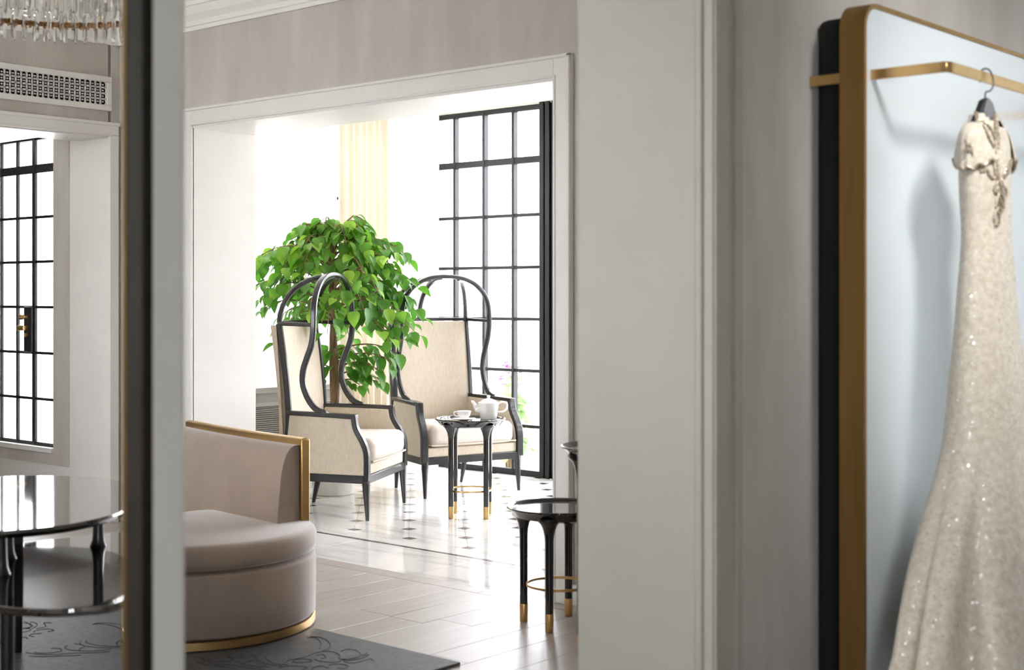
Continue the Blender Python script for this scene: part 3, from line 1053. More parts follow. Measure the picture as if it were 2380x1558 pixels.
def leaf_mesh():
    """heart-shaped drooping leaf folded along its rib: base at origin, tip along +y"""
    L = [(0.0, 0.0), (0.30, 0.06), (0.47, 0.25), (0.46, 0.45), (0.34, 0.66), (0.15, 0.86), (0.0, 1.0)]
    vs, fs = [], []
    for wd, ln_ in L:
        droop = -0.22 * ln_ * ln_
        for s in (-1, 0, 1):
            vs.append((s * wd * 0.82, ln_, droop + abs(s) * wd * 0.28))
    for i in range(len(L) - 1):
        for j in range(2):
            a = i * 3 + j
            fs.append((a, a + 1, a + 4, a + 3))
    return vs, fs


lvs, lfs = leaf_mesh()
lm = bpy.data.meshes.new('leaf')
lm.from_pydata([tuple(v) for v in lvs], [], lfs)
lm.validate()
for p in lm.polygons:
    p.use_smooth = True
lm.materials.append(M['leaf'])
rnd = random.Random(21)
leaf_T = []
stems = MB()


def leaf_at(pos, az, tilt, roll, size):
    Mx = Matrix.Translation(pos) @ Matrix.Rotation(az, 4, 'Z') @ Matrix.Rotation(tilt, 4, 'X') @ Matrix.Rotation(roll, 4, 'Y') @ Matrix.Diagonal((size, size, size, 1))
    leaf_T.append(Mx)


LAT = Vector((0.755, 0.656, 0))


def branch(z0, az, length, rise, droop, nl, size=0.093):
    d = Vector((math.cos(az), math.sin(az), 0))
    pts = []
    K = 8
    for k in range(K + 1):
        u = k / K
        p = Vector((0, 0, z0)) + d * (length * (u ** 0.92)) + Vector((0, 0, rise * math.sin(u * math.pi * 0.62) - droop * u ** 2.2))
        if PT.x + p.x < -7.56:
            p.x = -7.56 - PT.x
        pts.append(p)
    stems.tube(pts, [0.006 * (1 - 0.8 * k / K) + 0.0012 for k in range(K + 1)], 5)
    for i in range(nl):
        u = 0.28 + 0.74 * (i + rnd.random() * 0.6) / nl
        u = min(u, 1.0)
        k = min(K - 1, int(u * K))
        p = pts[k].lerp(pts[k + 1], u * K - k)
        side = 1 if i % 2 else -1
        la = az - math.pi / 2 + side * rnd.uniform(0.35, 1.15)
        sub = d * rnd.uniform(-0.02, 0.03) + Vector((-d.y, d.x, 0)) * side * rnd.uniform(0.02, 0.075)
        q_ = p + sub + Vector((0, 0, rnd.uniform(-0.03, 0.012)))
        if PT.x + q_.x < -7.58:
            continue
        stems.tube([p, q_], 0.0016, 4)
        leaf_at(q_, la, R(rnd.uniform(-75, -15)), R(rnd.uniform(-25, 25)), size * rnd.uniform(0.75, 1.25))


ga = 2.39996
n_b = 46
for i in range(n_b):
    u = i / (n_b - 1)
    z = 1.12 + 0.60 * u
    length = 0.22 + 0.36 * (1 - u ** 1.6) - 0.1 * max(0, 0.35 - u) + rnd.uniform(-0.05, 0.05)
    branch(z, i * ga + rnd.uniform(-0.3, 0.3), length, 0.20 + 0.06 * u, 0.16 + 0.12 * (1 - u), 13)
for k in range(9):
    branch(1.70, k * 0.7, 0.22, 0.17, 0.05, 9)
# long drooping sprays towards the right of the crown, and low shoots on the trunk
for az, z, ln_, ri, dr in ((0.9, 1.40, 0.60, 0.12, 0.30), (0.6, 1.28, 0.58, 0.10, 0.28), (1.2, 1.32, 0.52, 0.10, 0.30), (0.3, 1.2, 0.5, 0.08, 0.22),
                           (0.75, 1.5, 0.56, 0.14, 0.2), (-2.4, 1.52, 0.58, 0.14, 0.14), (-2.2, 1.40, 0.6, 0.14, 0.16), (-2.0, 1.6, 0.5, 0.12, 0.1), (-2.6, 1.56, 0.5, 0.13, 0.1), (-1.8, 1.62, 0.56, 0.12, 0.12), (0.1, 1.58, 0.5, 0.14, 0.14), (0.5, 1.60, 0.5, 0.14, 0.12), (0.95, 1.64, 0.46, 0.14, 0.1), (0.72, 1.68, 0.48, 0.12, 0.14)):
    branch(z, az, ln_, ri, dr, 16)
for az, z, ln_ in ((0.7, 0.92, 0.42), (0.4, 0.86, 0.36), (1.0, 0.98, 0.44), (0.8, 0.80, 0.30), (-2.6, 0.9, 0.16), (2.2, 0.98, 0.16), (-0.6, 0.95, 0.2), (1.7, 0.88, 0.22), (-1.6, 0.84, 0.15), (0.9, 0.74, 0.2)):
    branch(z, az, ln_, 0.08, 0.1, 11 if ln_ > 0.25 else 6)
stems.build('branches', M['bark'], pt)
cam_dir = Vector((-0.656, 0.755, 0))
leaf_T.sort(key=lambda m: m.translation.dot(cam_dir) - 0.25 * m.translation.z)
lo0 = bpy.data.objects.new('leaf', lm)
C.objects.link(lo0)
lo0.parent = pt
lo0.matrix_local = leaf_T[0]
for mx in leaf_T[1:290]:
    o = link_copy(lo0, 'leaf', pt)
    o.matrix_local = mx
rest = MB()
for mx in leaf_T[290:]:
    rest.add([mx @ Vector(v) for v in lvs], lfs)
if rest.v:
    me = bpy.data.meshes.new('foliage')
    me.from_pydata(rest.v, [], rest.f)
    me.materials.append(M['leaf'])
    for p in me.polygons:
        p.use_smooth = True
    o = bpy.data.objects.new('foliage', me)
    C.objects.link(o)
    o.parent = pt
    o['kind'] = 'stuff'


# garden shrubs seen through the steel window
def shrub(label, loc, rx, rz_, n, size, petals=0, seed=3):
    rn = random.Random(seed)
    s = thing('shrub', label, 'shrub', (loc[0], loc[1], -0.08))
    mb, pb = MB(), MB()
    for i in range(n):
        a = rn.uniform(0, 2 * math.pi)
        rr = rx * math.sqrt(rn.random())
        z = 0.12 + rz_ * rn.random() * (1.15 - 0.6 * (rr / rx) ** 2)
        mx = Matrix.Translation((rr * math.cos(a), rr * math.sin(a), z)) @ Matrix.Rotation(rn.uniform(0, 6.28), 4, 'Z') @ Matrix.Rotation(R(rn.uniform(-70, 30)), 4, 'X') @ Matrix.Diagonal((size, size, size, 1))
        mb.add([mx @ Vector(v) for v in lvs], lfs)
    o = mb.build('leaves', M['glare_leaf'], s)
    o['kind'] = 'stuff'
    st = MB()
    for i in range(6):
        a = i * 1.05
        st.tube([(0.02 * math.cos(a), 0.02 * math.sin(a), 0), (rx * 0.35 * math.cos(a), rx * 0.35 * math.sin(a), rz_ * 0.8)], 0.008, 5)
    st.build('stem', M['bark'], s)
    for i in range(petals):
        a = rn.uniform(0, 6.28)
        rr = rx * 0.75 * math.sqrt(rn.random())
        c = Vector((rr * math.cos(a), rr * math.sin(a), rz_ * rn.uniform(0.95, 1.25)))
        for j in range(7):
            mx = Matrix.Translation(c) @ Matrix.Rotation(j * 0.9, 4, 'Z') @ Matrix.Rotation(R(35), 4, 'X') @ Matrix.Diagonal((0.045, 0.05, 0.045, 1))
            pb.add([mx @ Vector(v) for v in lvs], lfs)
    if petals:
        o = pb.build('blossom', M['petal'], s)
        o['kind'] = 'stuff'


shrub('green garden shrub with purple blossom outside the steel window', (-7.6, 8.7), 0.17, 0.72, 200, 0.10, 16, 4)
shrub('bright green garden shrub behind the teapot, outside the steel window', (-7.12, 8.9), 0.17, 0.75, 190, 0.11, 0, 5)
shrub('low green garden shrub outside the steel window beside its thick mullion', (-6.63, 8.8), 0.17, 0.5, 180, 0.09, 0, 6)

# ------------------------------------------------------------------ rounded velvet sofa
so = thing('sofa', 'taupe velvet sofa with rounded seat, brass plinth and brass-edged back', 'sofa', (-4.8, 3.48, 0.0138))


def capsule(r, grow=0.0):
    """egg outline: round end towards the room, flatter where it meets the tables"""
    c = Vector((0.05, -0.01))
    e = Vector((0.755, 0.656))
    f_ = Vector((-0.656, 0.755))
    pts = []
    for k in range(50):
        a = 2 * math.pi * k / 50
        u, v = r * math.cos(a), r * math.sin(a)
        if u < 0:
            u *= 0.52
        p = c + e * u + f_ * v
        pts.append((p.x, p.y))
    return pts


def stack(name, rings, m, parent, angle=50):
    mb = MB()
    n = 50
    for r, z in rings:
        mb.v += [(a, b, z) for a, b in capsule(r)]
    for i in range(len(rings) - 1):
        for j in range(n):
            k = (j + 1) % n
            mb.f.append((i * n + j, i * n + k, (i + 1) * n + k, (i + 1) * n + j))
    mb.f.append(tuple(range(n))[::-1])
    mb.f.append(tuple((len(rings) - 1) * n + j for j in range(n)))
    return mb.build(name, m, parent, angle=angle)


stack('plinth', [(0.49, 0.0), (0.497, 0.003), (0.497, 0.033), (0.49, 0.036)], M['brass'], so)
stack('base', [(0.47, 0.036), (0.49, 0.04), (0.498, 0.05), (0.5, 0.15), (0.5, 0.27), (0.497, 0.281), (0.488, 0.286), (0.465, 0.288), (0.45, 0.302)], M['velvet'], so, 60)
sc2 = stack('seat_cushion', [(0.44, 0.3), (0.485, 0.3), (0.499, 0.306), (0.504, 0.33), (0.503, 0.362), (0.496, 0.38), (0.483, 0.39), (0.45, 0.394), (0.3, 0.398), (0.12, 0.4)], M['velvet'], so, 60)
# back: swept profile along a slightly curved line
def back_line(off):
    pts = []
    for k in range(15):
        u = k / 14
        xx = 0.262 - 1.06 * u
        yy = 0.375 + 0.197 * u - 0.06 * math.sin(math.pi * u) * 0.4 - off
        pts.append((xx, yy))
    return pts


def sweep(name, prof, m, parent, lo=0, hi=15, angle=40, x_extra=0.0):
    """prof: closed list of (offset inward, z); swept along back_line"""
    mb = MB()
    k = len(prof)
    n = hi - lo
    for i in range(lo, hi):
        for off, z in prof:
            a, b = back_line(off)[i]
            mb.v.append((a + x_extra * (i == lo) + 0.1 * off * (i == lo), b, z))
    for i in range(n - 1):
        for j in range(k):
            j2 = (j + 1) % k
            mb.f.append((i * k + j, i * k + j2, (i + 1) * k + j2, (i + 1) * k + j))
    mb.f.append(tuple(range(k)))
    mb.f.append(tuple((n - 1) * k + j for j in range(k))[::-1])
    return mb.build(name, m, parent, angle=angle)


sweep('back_cushion', [(0, 0.30), (0, 0.712), (0.03, 0.712), (0.052, 0.703), (0.075, 0.68), (0.094, 0.64), (0.108, 0.58), (0.118, 0.5), (0.128, 0.4), (0.13, 0.30)], M['velvet'], so, angle=40)
sweep('back_shell', [(-0.036, 0.0), (-0.036, 0.725), (0.0, 0.725), (0.0, 0.0)], M['bronze'], so, x_extra=0.012)
sweep('brass_edge', [(-0.04, 0.722), (-0.04, 0.736), (-0.03, 0.741), (-0.004, 0.741), (0.006, 0.736), (0.006, 0.712), (0.0, 0.712), (0.0, 0.722)], M['brass'], so, x_extra=0.015)
eb = MB()
a0 = back_line(0)[0]
eb.box(a0[0] + 0.004, a0[0] + 0.02, a0[1] - 0.002, a0[1] + 0.042, 0.37, 0.735)
eb.build('brass_end', M['brass'], so, 0.004)

# unseen long sofa, added past the left edge to shade rug and round sofa
shade_sofa = thing('sofa', 'unseen long taupe velvet sofa added to block low light from the lounge window', 'sofa', (-4.95, 1.28, 0.0138))
box('base', M['velvet'], -1.5, 1.45, -0.36, 0.40, 0.05, 0.27, shade_sofa, 0.02, 3)
box('plinth', M['brass'], -1.47, 1.42, -0.33, 0.37, 0.0, 0.05, shade_sofa, 0.004)
for a, b in ((-1.28, -0.03), (-0.02, 1.23)):
    box('seat_cushion', M['velvet'], a, b, -0.2, 0.42, 0.27, 0.41, shade_sofa, 0.04, 4)
    box('back_cushion', M['velvet'], a, b, -0.26, -0.1, 0.4, 0.82, shade_sofa, 0.05, 4)
box('back', M['velvet'], -1.5, 1.45, -0.4, -0.26, 0.05, 0.86, shade_sofa, 0.04, 4)
for a, b in ((-1.5, -1.29), (1.24, 1.45)):
    box('arm', M['velvet'], a, b, -0.36, 0.40, 0.26, 0.6, shade_sofa, 0.05, 4)

# ------------------------------------------------------------------ rug
rug = thing('rug', 'grey wool rug with carved swirl pattern under sofa and coffee tables', 'rug', (0, 0, 0))
box('pile', M['rug'], -6.9, -3.5, 0.9, 3.74, 0.0005, 0.012, rug, 0.003)
LINES = [[(-4.207, 3.615), (-4.176, 3.63), (-4.12, 3.605), (-4.063, 3.56), (-4.036, 3.525)], [(-4.208, 3.634), (-4.169, 3.648), (-4.114, 3.635), (-4.049, 3.595), (-4.009, 3.548), (-4.006, 3.517)], [(-3.975, 3.311), (-3.994, 3.349), (-3.984, 3.412), (-4.0, 3.488), (-3.98, 3.523), (-3.95, 3.531), (-3.905, 3.514), (-3.877, 3.483)], [(-3.962, 3.333), (-3.981, 3.36), (-3.974, 3.387), (-3.943, 3.399), (-3.92, 3.391), (-3.927, 3.363), (-3.94, 3.342), (-3.965, 3.341)], [(-3.933, 3.413), (-3.898, 3.41), (-3.863, 3.419), (-3.844, 3.436), (-3.84, 3.461), (-3.874, 3.485)], [(-3.947, 3.557), (-3.95, 3.588), (-3.92, 3.603), (-3.881, 3.591), (-3.841, 3.559), (-3.829, 3.513), (-3.846, 3.488), (-3.865, 3.483)], [(-3.849, 3.474), (-3.836, 3.508), (-3.841, 3.559), (-3.856, 3.608)], [(-3.834, 3.466), (-3.814, 3.505), (-3.812, 3.55), (-3.83, 3.59), (-3.834, 3.564)], [(-3.818, 3.458), (-3.785, 3.472), (-3.779, 3.513), (-3.784, 3.553), (-3.756, 3.544)], [(-3.83, 3.395), (-3.826, 3.419), (-3.794, 3.436), (-3.767, 3.428), (-3.753, 3.399), (-3.778, 3.388)], [(-3.971, 3.457), (-3.963, 3.479), (-3.919, 3.457), (-3.92, 3.435)], [(-4.121, 3.36), (-4.107, 3.327), (-4.048, 3.29), (-3.985, 3.281), (-3.941, 3.298)], [(-4.134, 3.338), (-4.127, 3.31), (-4.09, 3.276), (-4.036, 3.258), (-3.985, 3.26), (-3.947, 3.272)], [(-4.146, 3.304), (-4.104, 3.286), (-4.087, 3.257), (-4.093, 3.23), (-4.077, 3.201)], [(-4.159, 3.271), (-4.155, 3.241), (-4.125, 3.213), (-4.077, 3.201), (-4.023, 3.206), (-3.973, 3.239)], [(-4.201, 3.223), (-4.171, 3.227), (-4.148, 3.193), (-4.173, 3.16), (-4.209, 3.151), (-4.242, 3.165)], [(-4.269, 3.154), (-4.202, 3.135), (-4.15, 3.138), (-4.093, 3.166), (-4.017, 3.18), (-3.964, 3.205)], [(-4.234, 3.107), (-4.175, 3.105), (-4.118, 3.123), (-4.048, 3.142)], [(-3.938, 3.248), (-3.931, 3.285), (-3.902, 3.315), (-3.866, 3.322), (-3.86, 3.295)], [(-3.835, 3.317), (-3.85, 3.346), (-3.837, 3.368), (-3.803, 3.366)]]
rp = MB()
copies = [(0, 0, 0), (-0.75, -0.25, 0.6), (-0.35, -0.75, -0.5), (0.05, -0.62, 0.3), (-1.2, -0.55, 1.1), (-0.9, -1.0, 2.0), (-1.6, 0.0, 2.6), (-0.35, -1.4, 0.9), (-1.5, -1.2, -0.8), (-2.2, -0.6, 0.4)]
piv = Vector((-3.95, 3.4))
for dx, dy, an in copies:
    ca, sa = math.cos(an), math.sin(an)
    for ln_ in LINES:
        P_ = []
        for a, b in ln_:
            u, v = a - piv.x, b - piv.y
            P_.append((piv.x + dx + ca * u - sa * v, piv.y + dy + sa * u + ca * v, 0.0108))
        rp.tube(spline(P_, 3), 0.003, 5)
o = rp.build('carved_pattern', M['rug_line'], rug)
o['kind'] = 'stuff'

# ------------------------------------------------------------------ two-level coffee tables
UP = [(-5.022, 2.564), (-5.063, 2.793), (-4.922, 2.95), (-4.75, 3.031), (-4.562, 3.012), (-4.3, 2.887), (-4.095, 2.747), (-3.968, 2.628), (-3.875, 2.473), (-3.838, 2.33), (-3.855, 2.21), (-3.909, 2.102), (-4.03, 2.018), (-4.251, 1.992), (-4.559, 2.065), (-4.817, 2.227), (-4.982, 2.397)]
LO = [(-4.357, 2.313), (-4.418, 2.438), (-4.425, 2.553), (-4.413, 2.653), (-4.402, 2.757), (-4.376, 2.863), (-4.275, 2.903), (-4.037, 2.801), (-3.722, 2.575), (-3.466, 2.354), (-3.363, 2.203), (-3.38, 2.117), (-3.441, 2.037), (-3.572, 1.971), (-3.751, 1.953), (-4.0, 2.002), (-4.265, 2.149)]


def top_slab(name, outline, zt, th, parent, c):
    sp = [(p.x - c[0], p.y - c[1]) for p in spline([(a, b, 0) for a, b in outline], 4, True)]
    cx = sum(a for a, b in sp) / len(sp)
    cy = sum(b for a, b in sp) / len(sp)
    mb = MB()
    n = len(sp)
    rings = [(0.975, zt - th), (0.993, zt - th * 0.8), (1.0, zt - th * 0.4), (0.998, zt - 0.002), (0.994, zt)]
    for s, z in rings:
        mb.v += [(cx + (a - cx) * s, cy + (b - cy) * s, z) for a, b in sp]
    for i in range(len(rings) - 1):
        for j in range(n):
            k = (j + 1) % n
            mb.f.append((i * n + j, i * n + k, (i + 1) * n + k, (i + 1) * n + j))
    mb.f.append(tuple(range(n))[::-1])
    mb.f.append(tuple((len(rings) - 1) * n + j for j in range(n)))
    return mb.build(name, M['smoke_top'], parent, angle=14)


ct = thing('coffee_table', 'two-level coffee table with glossy smoked tops and black legs', 'table', (-4.3, 2.4, 0.0138))
cc = (-4.3, 2.4)
top_slab('upper_top', UP, 0.638, 0.026, ct, cc)
top_slab('lower_top', LO, 0.488, 0.026, ct, cc)
for (a, b) in ((-4.18, 2.665), (-4.2, 2.345), (-3.98, 2.2)):
    MB().lathe([(0.03, 0.487), (0.028, 0.491), (0.021, 0.51), (0.0185, 0.535), (0.0175, 0.56), (0.0175, 0.615)], 16, (a - cc[0], b - cc[1], 0)).build('post', M['chair_frame'], ct, angle=50)
for (a, b) in ((-3.585, 2.0), (-4.3, 2.3), (-4.85, 2.75), (-4.75, 2.3)):
    hh = 0.464 if a > -4.4 else 0.614
    MB().tube([(a - cc[0], b - cc[1], 0), (a - cc[0], b - cc[1], hh)], [0.014, 0.02], 12).build('leg', M['chair_frame'], ct)

# ------------------------------------------------------------------ air grille on the left wall
av = thing('air_vent', 'white wall grille with pierced ring lattice above the vestibule opening', 'vent', (-7.3, 3.85, 2.56))
VY0, VY1 = -0.95, 0.885
box('backing', M['shadow_gap'], 0.0, 0.004, VY0 + 0.03, VY1 - 0.03, -0.07, 0.07, av)
box('frame', M['paint'], 0.0, 0.02, VY0, VY1, 0.068, 0.102, av, 0.003)
box('frame', M['paint'], 0.0, 0.02, VY0, VY1, -0.102, -0.068, av, 0.003)
box('frame', M['paint'], 0.0, 0.02, VY0, VY0 + 0.035, -0.068, 0.068, av, 0.003)
box('frame', M['paint'], 0.0, 0.02, VY1 - 0.035, VY1, -0.068, 0.068, av, 0.003)
lt = MB()
sp_ = 0.034
ny = int((VY1 - VY0 - 0.07) / sp_)
for i in range(ny + 1):
    for j in range(4):
        cy, cz = VY0 + 0.035 + i * sp_ + 0.008, -0.051 + j * sp_
        ring = [(0.012, cy + 0.0205 * math.cos(k * math.pi / 6), cz + 0.0205 * math.sin(k * math.pi / 6)) for k in range(12)]
        lt.tube(ring, 0, closed=True, flat=(0.006, 0.0055), up=(1, 0, 0))
        lt.box(0.009, 0.014, cy - 0.004, cy + 0.004, cz - 0.004, cz + 0.004)
o = lt.build('ring_lattice', M['paint'], av)
o['kind'] = 'stuff'

# ------------------------------------------------------------------ crystal chandelier
ch = thing('chandelier', 'round crystal chandelier with beaded brass ring hanging from the lounge ceiling', 'chandelier', (-4.545, 2.685, 3.1))
MB().lathe([(0, -0.03), (0.06, -0.03), (0.075, -0.012), (0.075, 0.0), (0, 0)], 28).build('ceiling_rose', M['brass'], ch)
MB().tube([(0, 0, -0.02), (0, 0, -0.3), (0, 0, -0.56)], 0.012, 12).build('rod', M['brass'], ch)


def circ(r, z, n=64):
    return [(r * math.cos(2 * math.pi * k / n), r * math.sin(2 * math.pi * k / n), z) for k in range(n)]


MB().tube(circ(0.42, -0.53), 0, closed=True, flat=(0.008, 0.014)).build('hanging_ring', M['brass'], ch)
MB().tube(circ(0.3, -0.50), 0, closed=True, flat=(0.008, 0.014)).build('hanging_ring', M['brass'], ch)
sp4 = MB()
for k in range(6):
    a = k * math.pi / 3
    sp4.tube([(0, 0, -0.5), (0.3 * math.cos(a), 0.3 * math.sin(a), -0.5), (0.42 * math.cos(a), 0.42 * math.sin(a), -0.53)], 0.006, 6)
    sp4.tube([(0.42 * math.cos(a), 0.42 * math.sin(a), -0.53), (0.405 * math.cos(a), 0.405 * math.sin(a), -0.7)], 0.003, 5)
sp4.build('spokes', M['brass'], ch)
bead = MB()
bead.tube(circ(0.405, -0.70), 0, closed=True, flat=(0.008, 0.02))
for k in range(96):
    a = 2 * math.pi * k / 96
    for zz in (-0.709, -0.694):
        bead.lathe([(0, -0.007), (0.005, -0.004), (0.0068, 0), (0.005, 0.004), (0, 0.007)], 6, (0.413 * math.cos(a), 0.413 * math.sin(a), zz))
        bead.lathe([(0, -0.007), (0.005, -0.004), (0.0068, 0), (0.005, 0.004), (0, 0.007)], 6, (0.397 * math.cos(a), 0.397 * math.sin(a), zz))
o = bead.build('beaded_ring', mat('antique_gold_beads', (128, 92, 56), 0.4, metal=0.9, c2=(186, 146, 98), scale=(90, 90, 90)), ch)
o['kind'] = 'stuff'
rod0 = {}
for (rr, zt, ln_, n) in ((0.44, -0.545, 0.10, 60), (0.437, -0.652, 0.115, 72), (0.33, -0.51, 0.16, 44), (0.31, -0.66, 0.12, 44), (0.2, -0.52, 0.2, 26)):
    base = None
    for k in range(n):
        a = 2 * math.pi * k / n
        if base is None:
            base = MB().lathe([(0, 0.0), (0.003, -0.003), (0.008, -0.012), (0.0085, -ln_ + 0.02), (0.006, -ln_ + 0.006), (0, -ln_)], 6).build('crystal', M['crystal'], ch, angle=20)
            o = base
        else:
            o = link_copy(base, 'crystal', ch)
        o.location = (rr * math.cos(a), rr * math.sin(a), zt)
        o.rotation_euler = (0, 0, a)

# ------------------------------------------------------------------ tall pale satin panel with clothes rail
mi = thing('display_panel', 'tall bronze-framed pale panel with rounded corners and brass clothes rail', 'display panel', (-1.86, 3.6, 0))
MX0, MX1 = -0.04, 0.037          # frame depth (x), origin at mid depth
YL, YR, ZB, ZT, RC = 0.0, 1.25, 0.02, 2.182, 0.075


def rrect(y0, y1, z0, z1, r, n=8):
    pts = []
    for (cy, cz, a0) in ((y1 - r, z1 - r, 0), (y0 + r, z1 - r, 90), (y0 + r, z0 + r, 180), (y1 - r, z0 + r, 270)):
        for k in range(n + 1):
            a = R(a0 + 90 * k / n)
            pts.append((cy + r * math.cos(a), cz + r * math.sin(a)))
    return pts


outer, inner = rrect(YL, YR, ZB, ZT, RC), rrect(YL + 0.014, YR - 0.014, ZB + 0.014, ZT - 0.014, RC - 0.014)
mb = MB()
n = len(outer)
for xx, P_ in ((MX0, outer), (MX1, outer), (MX1, inner), (MX0, inner)):
    mb.v += [(xx, a, b) for a, b in P_]
for s in range(4):
    for j in range(n):
        k = (j + 1) % n
        a, b = s * n, ((s + 1) % 4) * n
        mb.f.append((a + j, a + k, b + k, b + j))
mb.build('frame', M['bronze'], mi, angle=40)
gl = rrect(YL + 0.012, YR - 0.012, ZB + 0.012, ZT - 0.012, RC - 0.012)
MB().prism(gl, MX0 + 0.004, MX1 - 0.003, lambda a, b, t: (t, a, b)).build('panel', M['mirror'], mi)
box('back_shade_box', M['shadow_gap'], -0.158, MX0, 0.075, YR - 0.06, 0.02, ZT - 0.02, mi, 0.03, 3)  # black box added where the wall behind the panel lies in shadow
# rail: from the wall past the frame, out over the panel and along it
rl_ = [(-0.158, 0.05, 1.977), (0.0, 0.05, 1.977), (0.238, 0.05, 1.977)]
rail_pts = rl_ + [(0.252, 0.053, 1.977), (0.258, 0.064, 1.977), (0.258, 0.08, 1.977), (0.258, 0.6, 1.977), (0.258, 1.18, 1.977), (0.25, 1.198, 1.977), (0.236, 1.2, 1.977), (-0.158, 1.2, 1.977)]
MB().tube(rail_pts, 0, flat=(0.012, 0.029), up=(0, 0, 1)).build('clothes_rail', M['brass'], mi, 0.001, 1)

# hanger
HX, HY, RZ = -1.602, 3.905, 1.977
hg = thing('coat_hanger', 'black hanger with grey plate hooked over the brass clothes rail', 'hanger', (HX, HY, RZ))
hook = [(-0.016, 0.002, -0.012), (-0.019, 0.001, 0.004), (-0.012, 0, 0.02), (0.0, 0, 0.0255), (0.012, 0, 0.02), (0.02, 0.002, 0.004), (0.022, 0.004, -0.022), (0.014, 0.004, -0.038), (0.002, 0, -0.042), (0.0, 0, -0.052), (0, 0, -0.075)]
hk = [(b * 1.0, a, z) for a, b, z in hook]
MB().tube(spline([(a * 1.0, b, z) for a, b, z in hook], 4), 0.0024, 8).build('hook', M['hook_steel'], hg)
sh = [(-0.125, -0.17), (-0.095, -0.14), (-0.055, -0.1), (-0.03, -0.068), (0, -0.058), (0.03, -0.068), (0.055, -0.1), (0.095, -0.14), (0.125, -0.17), (0.12, -0.185), (0.08, -0.17), (0.03, -0.15), (0, -0.148), (-0.03, -0.15), (-0.08, -0.17), (-0.12, -0.185)]
MB().prism(sh, -0.008, 0.008, lambda a, b, t: (t, a, b)).build('shoulder_bar', M['hanger_black'], hg, 0.003)
MB().prism([(-0.012, -0.064), (0.004, -0.06), (0.03, -0.07), (0.053, -0.1), (0.058, -0.12), (0.03, -0.13), (-0.026, -0.115), (-0.03, -0.1)], 0.0075, 0.011, lambda a, b, t: (t, a, b)).build('plate', M['hanger_grey'], hg, 0.001)

# ------------------------------------------------------------------ sequinned gown
dr = thing('wedding_dress', 'ivory sequinned cap-sleeve mermaid gown hanging in front of the bronze-framed panel', 'dress', (HX, HY, 0))
# z, half width a (along y), front half depth b, forward shift, y shift
SEC = [(1.868, 0.058, 0.037, 0.0, -0.008), (1.857, 0.062, 0.040, 0.0, -0.006), (1.848, 0.076, 0.042, 0, -0.004), (1.832, 0.108, 0.045, 0, -0.002), (1.806, 0.128, 0.05, 0, 0),
       (1.76, 0.128, 0.056, 0, 0), (1.705, 0.118, 0.06, 0, -0.002), (1.644, 0.113, 0.062, 0, 0), (1.57, 0.111, 0.06, 0, 0.008), (1.509, 0.115, 0.058, 0, 0.012), (1.45, 0.123, 0.063, 0, 0.014), (1.38, 0.131, 0.069, 0, 0.014),
       (1.30, 0.138, 0.074, 0.0, 0.012), (1.22, 0.147, 0.082, 0.003, 0.01), (1.14, 0.157, 0.094, 0.006, 0.006), (1.04, 0.168, 0.104, 0.01, 0.0), (0.946, 0.182, 0.112, 0.012, -0.008), (0.87, 0.205, 0.124, 0.016, -0.014), (0.80, 0.25, 0.14, 0.02, -0.02),
       (0.69, 0.33, 0.172, 0.03, -0.03), (0.60, 0.39, 0.196, 0.036, -0.036), (0.52, 0.43, 0.214, 0.042, -0.04), (0.42, 0.465, 0.23, 0.046, -0.044), (0.35, 0.49, 0.242, 0.048, -0.048), (0.29, 0.54, 0.256, 0.05, -0.052)]
NA = 120


def dress_pt(i, th, out=0.0):
    z, a, b, fx, sy = SEC[i]
    ct_, st_ = math.cos(th), math.sin(th)      # th=0 faces +x (front)
    low = max(0.0, min(1.0, (1.02 - z) / 0.5))
    f1 = math.cos(9 * th + 0.6 + 0.3 * math.sin(th * 2))
    f2 = math.cos(13 * th + 1.9)
    fold = 1 + low * (0.23 * (1 - 1.9 * (0.5 - 0.5 * f1) ** 2.4) + 0.02 * f2) - 0.12 * low
    bb = b if ct_ > 0 else min(b, 0.13 + fx)
    xx = bb * ct_ * fold + fx + out * ct_
    yy = a * st_ * (1 + low * 0.3 * (fold - 1)) + sy + out * st_
    zz = z
    if i >= len(SEC) - 3:
        k = (i - (len(SEC) - 4)) / 3
        zz += k * (-0.10 * max(0, ct_) * (1 - 0.3 * st_) + 0.12 * max(0, st_) ** 2 * (1 - max(0, ct_)) + 0.03 * max(0, -st_) + 0.015 * f1)
    return Vector((xx, yy, zz))


mb = MB()
for i in range(len(SEC)):
    for k in range(NA):
        mb.v.append(dress_pt(i, 2 * math.pi * k / NA))
for i in range(len(SEC) - 1):
    for k in range(NA):
        k2 = (k + 1) % NA
        mid = (k + 0.5) * 2 * math.pi / NA
        # the collar is open at the front
        if i < 3 and abs((mid + math.pi) % (2 * math.pi) - math.pi) < (0.95, 0.7, 0.36)[i]:
            continue
        mb.f.append((i * NA + k, i * NA + k2, (i + 1) * NA + k2, (i + 1) * NA + k))
gown = mb.build('gown', M['sequin'], dr, angle=180, sub=1)
sl = gown.modifiers.new('cloth', 'SOLIDIFY')
sl.thickness = 0.002
# cap sleeves: a short shell over each shoulder, flaring a little at its edge
def sec_at(z):
    for i in range(len(SEC) - 1):
        if SEC[i][0] >= z >= SEC[i + 1][0]:
            t = (SEC[i][0] - z) / (SEC[i][0] - SEC[i + 1][0])
            return [SEC[i][k] + (SEC[i + 1][k] - SEC[i][k]) * t for k in (1, 2, 3, 4)]
    return SEC[6][1:]


